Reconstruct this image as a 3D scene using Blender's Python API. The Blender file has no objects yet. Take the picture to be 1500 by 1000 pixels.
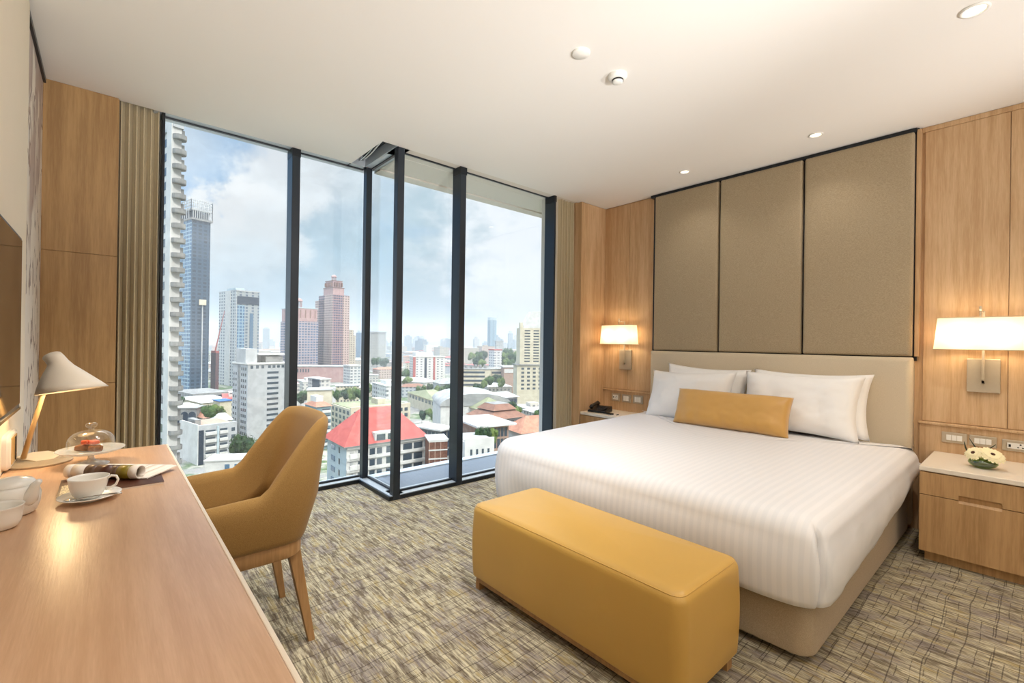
import bpy, bmesh, math, random
from mathutils import Vector, Matrix, noise
random.seed(7)
PI = math.pi
S = bpy.context.scene
COL = S.collection

# ------------------------------------------------------------------ camera
F = 676.553
YAW, PIT, ROL = [math.radians(a) for a in (41.2833, 0.0731, 0.8142)]
EYE = Vector((0, 0, 1.25))
VIEW = Vector((math.sin(YAW)*math.cos(PIT), math.cos(YAW)*math.cos(PIT), math.sin(PIT)))
_r = Vector((math.cos(YAW), -math.sin(YAW), 0)); _u = _r.cross(VIEW)
RT = _r*math.cos(ROL) + _u*math.sin(ROL)
UP = -_r*math.sin(ROL) + _u*math.cos(ROL)
RH = Vector((math.cos(YAW), -math.sin(YAW), 0))      # horizontal: to the right of the view
VH = Vector((math.sin(YAW), math.cos(YAW), 0))       # horizontal: away from the viewer
cam = bpy.data.cameras.new('camera'); cam.sensor_width = 36.0; cam.lens = F*36/1500; cam.clip_end = 8000; cam.clip_start = .02
co = bpy.data.objects.new('camera', cam); COL.objects.link(co)
m = Matrix((( RT.x, UP.x, -VIEW.x, EYE.x), (RT.y, UP.y, -VIEW.y, EYE.y), (RT.z, UP.z, -VIEW.z, EYE.z), (0, 0, 0, 1)))
co.matrix_world = m
S.camera = co

def ray(x, y): return VIEW + RT*((x-750)/F) - UP*((y-500)/F)
def at(x, y, D):                                      # the point seen at x, y at horizontal distance D along the view
    d = ray(x, y); return EYE + d*(D/d.dot(VH))
def onz(x, y, z):
    d = ray(x, y); return EYE + d*((z-EYE.z)/d.z)

# ------------------------------------------------------------------ materials
MATS = {}
def srgb(r, g, b):
    f = lambda c: (c/255/12.92) if c/255 <= .04045 else ((c/255+.055)/1.055)**2.4
    return (f(r), f(g), f(b), 1)
class NT:
    def __init__(s, tree): s.t = tree; s.n = tree.nodes; s.l = tree.links
    def new(s, typ, **kw):
        n = s.n.new(typ)
        for k, v in kw.items(): setattr(n, k, v)
        return n
    def put(s, sock, v):
        if hasattr(v, 'is_linked') or isinstance(v, bpy.types.NodeSocket): s.l.new(v, sock)
        else: sock.default_value = v
    def math(s, op, a, b=0.0, c=None, clamp=False):
        n = s.new('ShaderNodeMath', operation=op, use_clamp=clamp)
        s.put(n.inputs[0], a); s.put(n.inputs[1], b)
        if c is not None: s.put(n.inputs[2], c)
        return n.outputs[0]
    def mix(s, f, a, b):
        n = s.new('ShaderNodeMix', data_type='RGBA')
        s.put(n.inputs[0], f); s.put(n.inputs[6], a); s.put(n.inputs[7], b); return n.outputs[2]
    def noise(s, vec, scale, detail=3, rough=.5):
        n = s.new('ShaderNodeTexNoise'); s.l.new(vec, n.inputs['Vector'])
        n.inputs['Scale'].default_value = scale; n.inputs['Detail'].default_value = detail; n.inputs['Roughness'].default_value = rough
        return n.outputs['Fac']
    def mapping(s, vec, scale=(1,1,1), loc=(0,0,0), rot=(0,0,0)):
        n = s.new('ShaderNodeMapping'); s.l.new(vec, n.inputs['Vector'])
        n.inputs['Scale'].default_value = scale; n.inputs['Location'].default_value = loc; n.inputs['Rotation'].default_value = rot
        return n.outputs[0]
    def sstep(s, x, a, b):
        n = s.new('ShaderNodeMapRange', interpolation_type='SMOOTHSTEP'); s.put(n.inputs[0], x)
        n.inputs[1].default_value = a; n.inputs[2].default_value = b; return n.outputs[0]
def base(name, rgb, rough=.5, metal=0, spec=.5, **kw):
    m = bpy.data.materials.new(name); m.use_nodes = True
    nt = NT(m.node_tree); p = nt.n['Principled BSDF']
    p.inputs['Base Color'].default_value = rgb if len(rgb) == 4 else (*rgb, 1)
    p.inputs['Roughness'].default_value = rough; p.inputs['Metallic'].default_value = metal
    p.inputs['Specular IOR Level'].default_value = spec
    for k, v in kw.items(): p.inputs[k].default_value = v
    MATS[name] = m
    return m, nt, p
def bump(nt, p, h, strength, dist=.01):
    b = nt.new('ShaderNodeBump'); b.inputs['Strength'].default_value = strength; b.inputs['Distance'].default_value = dist
    nt.put(b.inputs['Height'], h); nt.l.new(b.outputs[0], p.inputs['Normal'])
def plain(name, rgb, rough=.5, metal=0, spec=.5, var=.06, scale=8, **kw):
    """a paint, plastic or ceramic: one colour with a faint unevenness"""
    m, nt, p = base(name, rgb, rough, metal, spec, **kw)
    g = nt.new('ShaderNodeTexCoord').outputs['Object']
    n = nt.noise(g, scale, 3)
    c2 = tuple(c*(1-var) for c in rgb[:3]) + (1,)
    nt.l.new(nt.mix(n, rgb, c2), p.inputs['Base Color'])
    return m
def wood(name, light, dark, axis='Z', rough=.45, spec=.4):
    m, nt, p = base(name, light, rough, 0, spec)
    pos = nt.new('ShaderNodeNewGeometry').outputs['Position']
    sc = {'Z': (1, 1, .06), 'Y': (1, .06, 1), 'X': (.06, 1, 1)}[axis]
    v = nt.mapping(pos, sc)
    a = nt.noise(v, 55, 4, .65); b = nt.noise(v, 9, 2); c = nt.noise(v, 260, 2)
    f = nt.math('ADD', nt.math('MULTIPLY', a, .45), nt.math('ADD', nt.math('MULTIPLY', b, .4), nt.math('MULTIPLY', c, .15)))
    f = nt.sstep(f, .36, .64)
    nt.l.new(nt.mix(f, light, dark), p.inputs['Base Color'])
    bump(nt, p, c, .08, .002)
    return m
def fabric(name, light, dark, scale=700, rough=.9, spec=.2, bstr=.25, slub=(1,1,1)):
    m, nt, p = base(name, light, rough, 0, spec)
    g = nt.new('ShaderNodeNewGeometry').outputs['Position']
    a = nt.noise(nt.mapping(g, slub), scale, 2, .7)
    nt.l.new(nt.mix(nt.sstep(a, .3, .7), light, dark), p.inputs['Base Color'])
    bump(nt, p, a, bstr, .002)
    p.inputs['Sheen Weight'].default_value = .15
    return m
def glass(name, tint=(1,1,1,1), refl=.06, rough=.0, milk=0):
    m = bpy.data.materials.new(name); m.use_nodes = True; nt = NT(m.node_tree); nt.n.clear()
    o = nt.new('ShaderNodeOutputMaterial'); mx = nt.new('ShaderNodeMixShader'); t = nt.new('ShaderNodeBsdfTransparent'); g = nt.new('ShaderNodeBsdfGlossy')
    t.inputs[0].default_value = tint; g.inputs['Roughness'].default_value = rough; g.inputs[0].default_value = (1,1,1,1)
    lw = nt.new('ShaderNodeLayerWeight'); lw.inputs[0].default_value = .35
    f = nt.math('ADD', nt.math('MULTIPLY', nt.math('POWER', lw.outputs['Facing'], 3.0), .55), refl, clamp=True)
    nt.l.new(f, mx.inputs[0]); nt.l.new(t.outputs[0], mx.inputs[1]); nt.l.new(g.outputs[0], mx.inputs[2])
    if milk:
        m2 = nt.new('ShaderNodeMixShader'); df = nt.new('ShaderNodeBsdfDiffuse'); df.inputs[0].default_value = (.9,.92,.93,1); m2.inputs[0].default_value = milk
        nt.l.new(mx.outputs[0], m2.inputs[1]); nt.l.new(df.outputs[0], m2.inputs[2]); mx = m2
    nt.l.new(mx.outputs[0], o.inputs[0])
    MATS[name] = m
    return m
CITY = .66                                                 # darkens all city colours to offset the brightened sky overhead
def facade(name, wall, win, pu, pv, wu=.6, wv=.55, rough=.6, band=None, off=0.0):
    """a far facade: wall colour with a grid of windows pu wide and pv high"""
    wall, win = [tuple(c*CITY for c in q[:3])+(1,) for q in (wall, win)]
    m, nt, p = base(name, wall, rough, 0, .3)
    geo = nt.new('ShaderNodeNewGeometry')
    sx = nt.new('ShaderNodeSeparateXYZ'); nt.l.new(geo.outputs['Position'], sx.inputs[0])
    sn = nt.new('ShaderNodeSeparateXYZ'); nt.l.new(geo.outputs['True Normal'], sn.inputs[0])
    u = nt.math('SUBTRACT', nt.math('MULTIPLY', sx.outputs[1], sn.outputs[0]), nt.math('MULTIPLY', sx.outputs[0], sn.outputs[1]))
    uu = nt.math('DIVIDE', nt.math('ADD', u, off), pu); vv = nt.math('DIVIDE', nt.math('ADD', sx.outputs[2], 500.0), pv)
    fu = nt.math('FRACT', uu); fv = nt.math('FRACT', vv)
    inu = nt.math('LESS_THAN', nt.math('ABSOLUTE', nt.math('SUBTRACT', fu, .5)), wu/2)
    inv = nt.math('LESS_THAN', nt.math('ABSOLUTE', nt.math('SUBTRACT', fv, .5)), wv/2)
    mask = nt.math('MULTIPLY', inu, inv)
    mask = nt.math('MULTIPLY', mask, nt.math('LESS_THAN', nt.math('ABSOLUTE', sn.outputs[2]), .5))
    cb = nt.new('ShaderNodeCombineXYZ'); nt.l.new(nt.math('FLOOR', uu), cb.inputs[0]); nt.l.new(nt.math('FLOOR', vv), cb.inputs[1])
    wn = nt.new('ShaderNodeTexWhiteNoise', noise_dimensions='2D'); nt.l.new(cb.outputs[0], wn.inputs['Vector'])
    w2 = tuple(min(1, c*2.2+.03) for c in win[:3]) + (1,)
    wc = nt.mix(nt.math('MULTIPLY', wn.outputs['Value'], .8), win, w2)
    wl = wall
    if band:
        wl = nt.mix(nt.math('LESS_THAN', fv, .2), wall, band)
    nz = nt.noise(geo.outputs['Position'], .15, 4)
    wl = nt.mix(nt.math('MULTIPLY', nz, .35), wl, tuple(c*.72 for c in wall[:3])+(1,))
    nt.l.new(nt.mix(mask, wl, wc), p.inputs['Base Color'])
    nt.l.new(nt.math('SUBTRACT', rough, nt.math('MULTIPLY', mask, .4)), p.inputs['Roughness'])
    return m
def dirty(name, c1, c2, scale=.2, rough=.8):
    c1, c2 = [tuple(c*CITY for c in q[:3])+(1,) for q in (c1, c2)]
    m, nt, p = base(name, c1, rough, 0, .2)
    g = nt.new('ShaderNodeNewGeometry').outputs['Position']
    nt.l.new(nt.mix(nt.sstep(nt.noise(g, scale, 5, .6), .35, .65), c1, c2), p.inputs['Base Color'])
    return m

OAK  = wood('oak_wall', srgb(212,180,142), srgb(186,150,110))
OAKF = wood('oak_panel', srgb(180,145,98), srgb(153,118,76))
OAKD = wood('oak_desk', srgb(214,178,146), srgb(196,157,123), 'Y', .3, .55)
OAKN = wood('oak_cabinet', srgb(194,156,110), srgb(164,128,86))
OAKL = wood('oak_leg', srgb(186,146,98), srgb(158,120,78), 'Z', .5)
LEDG = plain('desk_edge', srgb(236,224,206), .35)
CEIL = plain('ceiling_paint', srgb(236,232,226), .9, 0, .1, .02, 2)
CREAM = plain('cream_wall', srgb(240,228,208), .7, 0, .2, .03)
WHITEW = plain('white_wall', srgb(232,226,216), .85, 0, .1, .03)
BLACKM = plain('black_frame', srgb(34,38,44), .35, .3, .5, .1)
DKMET = plain('dark_frame', srgb(56,62,70), .3, .55, .5, .1)
ALU = plain('aluminium', srgb(188,196,202), .4, .2, .5, .05)
NICKEL = plain('brushed_nickel', srgb(196,184,164), .4, .5, .5, .08, 60)
STEEL = plain('polished_steel', srgb(210,210,208), .15, 1.0)
GLASS = glass('window_glass', (.97, .985, .99, 1), .03)
CLEAR = glass('clear_glass', (.95, .97, .97, 1), .10)
PLATEG = glass('glass_plate', (.86, .88, .89, 1), .2, .08, .3)
CURT = fabric('curtain_tan', srgb(206,192,160), srgb(182,168,138), 500)
SHEER = fabric('sheer_white', srgb(228,222,208), srgb(208,202,188), 500)
HEADB = fabric('headboard_fabric', srgb(214,200,176), srgb(196,181,156), 600)
BASEF = fabric('bed_base_fabric', srgb(186,168,142), srgb(158,141,116), 500)
PANELF = fabric('panel_linen', srgb(180,163,136), srgb(154,138,112), 420, .9, .2, .35, (1, .25, 1))
CHAIRF = fabric('chair_fabric', srgb(170,134,78), srgb(138,105,57), 650, .85, .25)
BENCH = plain('mustard_leather', srgb(206,164,84), .36, 0, .45, .1, 5)
nt = NT(BENCH.node_tree); bump(nt, nt.n['Principled BSDF'], nt.noise(nt.new('ShaderNodeTexCoord').outputs['Object'], 260, 2), .12, .002)
SATIN = plain('gold_satin', srgb(208,160,84), .38, 0, .5, .12, 9, **{'Sheen Weight': .5})
LINEN = plain('white_pillow_cotton', srgb(244,243,242), .8, 0, .2, .02)
CERAM = plain('white_china', srgb(238,236,230), .18, 0, .6, .02)
GREYG = plain('grey_sole', srgb(60,60,60), .6)
LAMPW = plain('lamp_enamel', srgb(226,214,196), .4, 0, .4, .04)
LAMPB = plain('lamp_foot', srgb(168,156,138), .45, 0, .4, .06)
BRASSY = plain('lamp_stem', srgb(222,190,140), .4, .0, .5, .06)
BLACKP = plain('black_plastic', srgb(26,27,30), .35, 0, .5, .1)
SCREEN = plain('tv_screen', srgb(58,48,38), .06, 0, .9, .03)
PLASTW = plain('white_plastic', srgb(236,234,228), .4, 0, .4, .03)
QUARTZ = plain('white_quartz', srgb(238,228,212), .3, 0, .5, .05, 6)
GOLDP = plain('gold_plate', srgb(214,176,110), .35, .3)
PAPER = plain('paper', srgb(238,230,220), .6, 0, .3, .05)
MAGDK = plain('cover_brown', srgb(84,44,30), .35, 0, .5, .4, 40)
MAGGR = plain('photo_olive', srgb(150,132,40), .35, 0, .5, .5, 60)
MAGBR = plain('photo_brown', srgb(110,84,66), .35, 0, .5, .6, 50)
CAKE = plain('brown_cake', srgb(150,96,58), .8, 0, .2, .4, 60)
BERRY = plain('orange_fruit', srgb(232,92,34), .3, 0, .5, .2, 40)
PETAL = plain('cream_petal', srgb(250,240,198), .6, 0, .2, .06)
BROWN = plain('flower_eye', srgb(70,36,20), .8)
LEAFD = plain('dark_leaf', srgb(34,46,20), .5)
WATER = plain('green_water', srgb(86,112,40), .1, 0, .5, .3, 30)
VASEG = glass('green_glass', (.55, .70, .42, 1), .12)
SOFF = plain('soffit_cream', srgb(226,218,206), .8, 0, .1, .04, 2)
LEDGE = plain('ledge_grey', srgb(120,130,142), .6, 0, .3, .08, 3)
LEDGW = plain('ledge_pale', srgb(196,208,218), .6, 0, .3, .05, 3)

def shade_mat():
    m = bpy.data.materials.new('shade_cloth'); m.use_nodes = True; nt = NT(m.node_tree); nt.n.clear()
    o = nt.new('ShaderNodeOutputMaterial'); mx = nt.new('ShaderNodeMixShader'); t = nt.new('ShaderNodeBsdfTranslucent'); d = nt.new('ShaderNodeBsdfDiffuse')
    g = nt.new('ShaderNodeTexCoord').outputs['Object']; n = nt.noise(g, 300, 2)
    t.inputs[0].default_value = srgb(252,240,222); nt.l.new(nt.mix(n, srgb(250,244,234), srgb(240,232,220)), d.inputs[0])
    mx.inputs[0].default_value = .55
    nt.l.new(d.outputs[0], mx.inputs[1]); nt.l.new(t.outputs[0], mx.inputs[2]); nt.l.new(mx.outputs[0], o.inputs[0]); return m
SHADE = shade_mat()
def emis(name, rgb, k):
    m = bpy.data.materials.new(name); m.use_nodes = True; nt = NT(m.node_tree); nt.n.clear()
    o = nt.new('ShaderNodeOutputMaterial'); e = nt.new('ShaderNodeEmission'); e.inputs[0].default_value = rgb; e.inputs[1].default_value = k
    nt.l.new(e.outputs[0], o.inputs[0]); return m
BULB = emis('lamp_bulb', srgb(255,232,196), 6)

def carpet_mat():
    m, nt, p = base('carpet', srgb(150,132,90), .95, 0, .1)
    pos = nt.new('ShaderNodeNewGeometry').outputs['Position']
    sp = nt.new('ShaderNodeSeparateXYZ'); nt.l.new(pos, sp.inputs[0])
    wx = nt.math('ADD', sp.outputs[0], nt.math('MULTIPLY', nt.noise(nt.mapping(pos, (1, 1, 1)), 3, 2), .05))
    wy = nt.math('ADD', sp.outputs[1], nt.math('MULTIPLY', nt.noise(nt.mapping(pos, (1, 1, 1), (5, 3, 0)), 3, 2), .05))
    st = nt.noise(nt.mapping(pos, (1, .045, 1)), 120, 4, .75)              # fine yarn streaks
    st2 = nt.noise(nt.mapping(pos, (1, .18, 1)), 34, 3, .7)
    tone = nt.noise(nt.mapping(pos, (1, .5, 1), (2, 7, 0)), 9, 3, .6)
    c = nt.mix(nt.sstep(st, .38, .62), srgb(206,197,168), srgb(124,114,98))
    c = nt.mix(nt.math('MULTIPLY', nt.sstep(tone, .46, .62), .55), c, srgb(136,128,130))
    c = nt.mix(nt.math('MULTIPLY', nt.sstep(st2, .52, .66), .5), c, srgb(160,136,68))
    c = nt.mix(nt.math('MULTIPLY', nt.sstep(st2, .50, .38), .7), c, srgb(92,78,60))
    def thread(v, freq, wid, dsc, seed, lo):
        f = nt.math('FRACT', nt.math('MULTIPLY', v, freq))
        l = nt.math('LESS_THAN', nt.math('ABSOLUTE', nt.math('SUBTRACT', f, .5)), wid)
        return nt.math('MULTIPLY', l, nt.sstep(nt.noise(nt.mapping(pos, dsc, (seed, seed*2, 0)), 5.0, 2), lo, lo+.06))
    ln = nt.math('MAXIMUM', thread(wy, 25.0, .042, (2.2, 22, 1), 1, .46), thread(wy, 11.3, .022, (1.3, 9, 1), 4, .40))
    ln = nt.math('MAXIMUM', ln, nt.math('MULTIPLY', thread(wx, 24.0, .05, (20, .9, 1), 7, .52), .8))
    c = nt.mix(nt.math('MULTIPLY', ln, .6), c, srgb(58,48,46))
    nt.l.new(c, p.inputs['Base Color'])
    bump(nt, p, nt.math('SUBTRACT', st, nt.math('MULTIPLY', ln, .8)), .5, .005)
    return m
CARPET = carpet_mat()
def mural_mat():
    m, nt, p = base('mural_paper', srgb(236,228,216), .5, 0, .4)
    pos = nt.new('ShaderNodeNewGeometry').outputs['Position']
    w = nt.noise(nt.mapping(pos, (1, 2.4, .9)), 1.5, 3, .6)
    v = nt.mapping(pos, (1, 2.4, .8))
    a = nt.noise(v, 2.4, 4, .5)
    r = nt.math('FRACT', nt.math('MULTIPLY', nt.math('ADD', a, w), 4.0))
    l = nt.math('LESS_THAN', r, .14)
    c = nt.mix(l, srgb(238,230,220), srgb(150,132,124))
    z = nt.new('ShaderNodeSeparateXYZ'); nt.l.new(pos, z.inputs[0])
    patch = nt.sstep(nt.math('ADD', nt.noise(v, 2.2, 2), nt.math('MULTIPLY', nt.math('SUBTRACT', z.outputs[2], 2.0), .22)), .52, .62)
    c = nt.mix(nt.math('MULTIPLY', patch, .8), c, srgb(176,156,150))
    nt.l.new(c, p.inputs['Base Color']); return m
MURAL = mural_mat()
def duvet_mat():
    m, nt, p = base('striped_satin_cotton', srgb(242,242,243), .7, 0, .3)
    pos = nt.new('ShaderNodeNewGeometry').outputs['Position']
    sp = nt.new('ShaderNodeSeparateXYZ'); nt.l.new(pos, sp.inputs[0])
    s = nt.math('SINE', nt.math('MULTIPLY', sp.outputs[1], 2*PI/.036))
    f = nt.sstep(s, -.35, .35)
    nt.l.new(nt.mix(f, srgb(236,236,238), srgb(230,231,234)), p.inputs['Base Color'])
    nt.l.new(nt.math('SUBTRACT', .8, nt.math('MULTIPLY', f, .35)), p.inputs['Roughness'])
    return m
DUVET = duvet_mat()
def letters_mat():
    m, nt, p = base('cover_lettering', srgb(228,212,168), .4)
    pos = nt.new('ShaderNodeNewGeometry').outputs['Position']
    a = nt.noise(nt.mapping(pos, (60, 160, 1)), 1.0, 1)
    nt.l.new(nt.mix(nt.math('LESS_THAN', nt.math('ABSOLUTE', nt.math('SUBTRACT', nt.math('FRACT', nt.math('MULTIPLY', a, 6)), .5)), .2), srgb(232,216,172), srgb(70,42,28)), p.inputs['Base Color']); return m
LETT = letters_mat()

# ------------------------------------------------------------------ mesh building
class MB:
    def __init__(s): s.v = []; s.f = []; s.mi = []
    def add(s, verts, faces, mi=0):
        o = len(s.v); s.v += [tuple(p) for p in verts]; s.f += [tuple(i+o for i in f) for f in faces]; s.mi += [mi]*len(faces); return s
    def box(s, x0, x1, y0, y1, z0, z1, mi=0, M=None):
        V = [Vector(p) for p in ((x0,y0,z0),(x1,y0,z0),(x1,y1,z0),(x0,y1,z0),(x0,y0,z1),(x1,y0,z1),(x1,y1,z1),(x0,y1,z1))]
        if M is not None: V = [M @ p for p in V]
        return s.add(V, [(3,2,1,0),(4,5,6,7),(0,1,5,4),(1,2,6,5),(2,3,7,6),(3,0,4,7)], mi)
    def prism(s, pts, z0, z1, mi=0, M=None):
        n = len(pts); V = [Vector((x, y, z0)) for x, y in pts] + [Vector((x, y, z1)) for x, y in pts]
        if M is not None: V = [M @ p for p in V]
        return s.add(V, [tuple(range(n))[::-1], tuple(range(n, 2*n))] + [(i, (i+1) % n, n+(i+1) % n, n+i) for i in range(n)], mi)
    def loft(s, rings, mi=0, cap0=True, cap1=True, closed=True):
        n = len(rings[0]); V = [p for r in rings for p in r]; fs = []
        for k in range(len(rings)-1):
            for i in range(n if closed else n-1):
                j = (i+1) % n; fs.append((k*n+i, k*n+j, (k+1)*n+j, (k+1)*n+i))
        if cap0: fs.append(tuple(range(n))[::-1])
        if cap1: fs.append(tuple((len(rings)-1)*n+i for i in range(n)))
        return s.add(V, fs, mi)
    def lathe(s, prof, n=32, mi=0, c=(0,0,0), M=None, cap0=False, cap1=False):
        rings = []
        for r, z in prof:
            rg = [Vector((c[0]+r*math.cos(2*PI*i/n), c[1]+r*math.sin(2*PI*i/n), c[2]+z)) for i in range(n)]
            rings.append([M @ p for p in rg] if M is not None else rg)
        return s.loft(rings, mi, cap0, cap1)
    def tube(s, pts, r, n=10, mi=0, cap=True):
        pts = [Vector(p) for p in pts]; rs = r if isinstance(r, (list, tuple)) else [r]*len(pts); rings = []
        prev = None
        for i, p in enumerate(pts):
            t = (pts[min(i+1, len(pts)-1)] - pts[max(i-1, 0)]).normalized()
            a = t.orthogonal().normalized() if prev is None else (prev - t*prev.dot(t)).normalized()
            prev = a; b = t.cross(a)
            rings.append([p + (a*math.cos(2*PI*k/n) + b*math.sin(2*PI*k/n))*rs[i] for k in range(n)])
        return s.loft(rings, mi, cap, cap)
    def mesh(s, name, mats, smooth=False):
        me = bpy.data.meshes.new(name); me.from_pydata(s.v, [], s.f)
        for m in (mats if isinstance(mats, (list, tuple)) else [mats]): me.materials.append(m)
        me.polygons.foreach_set('material_index', s.mi)
        me.update()
        bm = bmesh.new(); bm.from_mesh(me); bmesh.ops.recalc_face_normals(bm, faces=bm.faces); bm.to_mesh(me); bm.free()
        if smooth: me.polygons.foreach_set('use_smooth', [True]*len(me.polygons))
        return me
    def build(s, name, mats, parent=None, smooth=False, bevel=0, seg=2, auto=None, kind=None):
        o = bpy.data.objects.new(name, s.mesh(name, mats, smooth)); COL.objects.link(o)
        if parent is not None:
            o.parent = parent
            # parts are written in world coordinates: undo the parents' locations
            w = Vector((0,0,0)); q = parent
            while q is not None: w += q.location; q = q.parent
            o.location = -w
        if bevel:
            b = o.modifiers.new('bevel', 'BEVEL'); b.width = bevel; b.segments = seg; b.limit_method = 'ANGLE'; b.angle_limit = math.radians(40)
        if auto is not None:
            o.data.polygons.foreach_set('use_smooth', [True]*len(o.data.polygons))
            try: o.data.set_sharp_from_angle(angle=math.radians(auto))
            except Exception: pass
        if kind: o['kind'] = kind
        return o
def tag(o, label, cat, group=None):
    o['label'] = label; o['category'] = cat
    if group: o['group'] = group
    return o
def thing(name, label, cat, loc, group=None):
    o = bpy.data.objects.new(name, None); o.empty_display_size = .1; COL.objects.link(o); o.location = loc
    return tag(o, label, cat, group)
def struct_root(name, loc=(0,0,0)):
    o = bpy.data.objects.new(name, None); COL.objects.link(o); o.location = loc; o['kind'] = 'structure'; return o
def origin(o, loc):
    """put a top-level mesh's origin at loc without moving its shape"""
    loc = Vector(loc); o.data.transform(Matrix.Translation(-loc)); o.location = loc; return o
def rrect(x0, x1, y0, y1, r, n=8, inset=0.0):
    """rounded rectangle; r is one radius or four (x0y0, x1y0, x1y1, x0y1)"""
    rs = r if isinstance(r, (tuple, list)) else (r,)*4
    x0 += inset; x1 -= inset; y0 += inset; y1 -= inset; out = []
    for (cx, cy, a0), rr in zip(((x0, y0, PI), (x1, y0, 1.5*PI), (x1, y1, 0), (x0, y1, .5*PI)), rs):
        rr = max(rr-inset*.6, .002)
        sx = 1 if cx == x0 else -1; sy = 1 if cy == y0 else -1
        for k in range(n+1):
            a = a0 + .5*PI*k/n; out.append((cx+sx*rr+rr*math.cos(a), cy+sy*rr+rr*math.sin(a)))
    return out
def soft_box(mb, x0, x1, y0, y1, z0, z1, rv, rt, crown=0.0, mi=0, seg=6, rb=None, bulge=0.0):
    """upholstered block: rounded upright corners rv, rounded top edge rt, domed top"""
    rb = rb or .01; rings = []
    def ring(ins, z): rings.append([Vector((x, y, z)) for x, y in rrect(x0, x1, y0, y1, rv, 8, ins)])
    for k in range(4): a = .5*PI*k/3; ring(rb*(1-math.sin(a)), z0+rb*(1-math.cos(a)))
    for k in range(1, 6):
        t = k/6; ring(-bulge*math.sin(PI*t), z0+rb+(z1-rt-z0-rb)*t)
    for k in range(seg+1): a = .5*PI*k/seg; ring(rt*(1-math.cos(a)), z1-rt+rt*math.sin(a))
    last = rings[-1]; c = Vector(((x0+x1)/2, (y0+y1)/2, z1))
    for s in (.8, .55, .3, .1): rings.append([Vector((c.x+(p.x-c.x)*s, c.y+(p.y-c.y)*s, z1+crown*(1-s*s))) for p in last])
    mb.loft(rings, mi); return mb
def light(name, typ, loc, energy, color, size=.1, **kw):
    l = bpy.data.lights.new(name, typ); l.energy = energy; l.color = color
    if typ == 'AREA': l.shape = kw.pop('shape', 'DISK'); l.size = size
    elif typ in ('POINT', 'SPOT'): l.shadow_soft_size = size
    for k, v in kw.items(): setattr(l, k, v)
    o = bpy.data.objects.new(name, l); COL.objects.link(o); o.location = loc; return o

# ------------------------------------------------------------------ light levels
SKY_K = 1.08; SUN_K = 2.4; EXPO = 0.0; ZENITH = 7.0  # ZENITH: sky overhead, out of view, brightened to light the room
FILL_SPOTS = [((1.1, 1.0), .5), ((1.1, -.6), .3), ((2.9, -1.2), .3)]  # added ceiling fill spots, unseen and without fittings
TILTED = [((.75, 1.85), (1.3, 3.1, 0), 2.6), ((1.5, 1.25), (1.7, 3.0, 0), 1.7)]  # added tilted fill for the window-side floor, no fittings
FILL_UPLIGHTS = [((.8, -1.9, .5), 190), ((2.4, -2.3, .5), 50)]  # added upward fill behind the viewpoint, no lamps modelled
AIMED = [((.7, -2.3, .6), (1.0, 2.9, 2.9), 760), ((3.0, -2.3, .6), (2.8, 2.6, 2.9), 330)]  # added fill thrown from behind at the window-side ceiling

# ------------------------------------------------------------------ room shell
CZ = 2.763; XL, XR = -.296, 4.221; YB = -2.6
def struct(name, mb, mats, **kw):
    o = mb.build(name, mats, **kw); o['kind'] = 'structure'; return o
struct('floor', MB().prism([(XL-.1, YB-.1), (XR+.1, YB-.1), (XR+.1, 3.36), (1.70, 3.36), (1.70, 3.95), (XL-.1, 3.95)], -.12, 0), CARPET)
ce = MB().prism([(XL-.1, YB-.1), (XR+.1, YB-.1), (XR+.1, 3.29), (1.69, 3.305), (1.56, 3.305), (1.56, 3.90), (XL-.1, 3.90)], CZ, CZ+.14)
struct('ceiling', ce, CEIL)
# left wall: cream panel up to the mural, mural up to the corner
wl = MB().box(XL-.12, XL, YB-.1, 4.1, -.1, CZ+.05)
struct('wall_left', wl, MURAL)
cp = MB().box(XL, XL+.018, YB, 3.03, 0, CZ-.012)
struct('wall_left_panel', cp, CREAM, bevel=.002)
struct('trim_1', MB().box(XL, XL+.012, YB, 3.86, CZ-.03, CZ-.004), BLACKM)
struct('wall_back', MB().box(XL-.1, XR+.1, YB-.12, YB, -.1, CZ+.05), WHITEW)
# wood-clad pier left of the curtain: three boards with fine joints
wp = MB()
for z0, z1 in ((0, .955), (.959, 1.754), (1.758, CZ-.008)): wp.box(XL, .045, 3.862, 4.0, z0, z1)
wp.box(XL, .04, 3.868, 4.0, 0, CZ)
struct('wall_window_left', wp, OAKF, bevel=.0015)
struct('wall_recess_left', MB().box(XL-.1, .28, 4.06, 4.12, -.1, 3.0).box(XL-.1, .3, 3.9, 4.12, 2.9, 3.0), WHITEW)
# headboard wall: oak with a ledge line and upright joints
wr = MB().box(XR, XR+.12, YB-.1, 3.6, -.1, CZ+.05)
for y0, y1, z0, z1 in ((2.59, 2.9, .755, CZ-.01), (2.903, 3.224, .755, CZ-.01), (2.59, 3.224, 0, .735), (-.55, .535, 0, .735), (-.55, .12, .755, CZ-.035), (.123, .52, .755, CZ-.035), (YB, -.553, 0, CZ-.01)):
    wr.box(XR-.012, XR, y0, y1, z0, z1)
struct('wall_right', wr, OAK, bevel=.0015)
struct('trim_2', MB().box(XR-.03, XR, 2.59, 3.22, .735, .752), OAK, bevel=.003)
struct('trim_3', MB().box(XR-.03, XR, YB, .54, .735, .752), OAK, bevel=.003)
struct('trim_4', MB().box(XR-.05, XR, .537, .562, 1.19, CZ-.012), OAK, bevel=.003)
struct('trim_5', MB().box(XR-.06, XR, .56, 2.62, CZ-.028, CZ-.002), BLACKM)
struct('trim_8', MB().box(XR-.018, XR, YB, .537, CZ-.034, CZ-.002), OAK, bevel=.002)
struct('trim_6', MB().box(XR-.03, XR-.012, .55, 2.60, 1.16, CZ), BLACKM)
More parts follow.
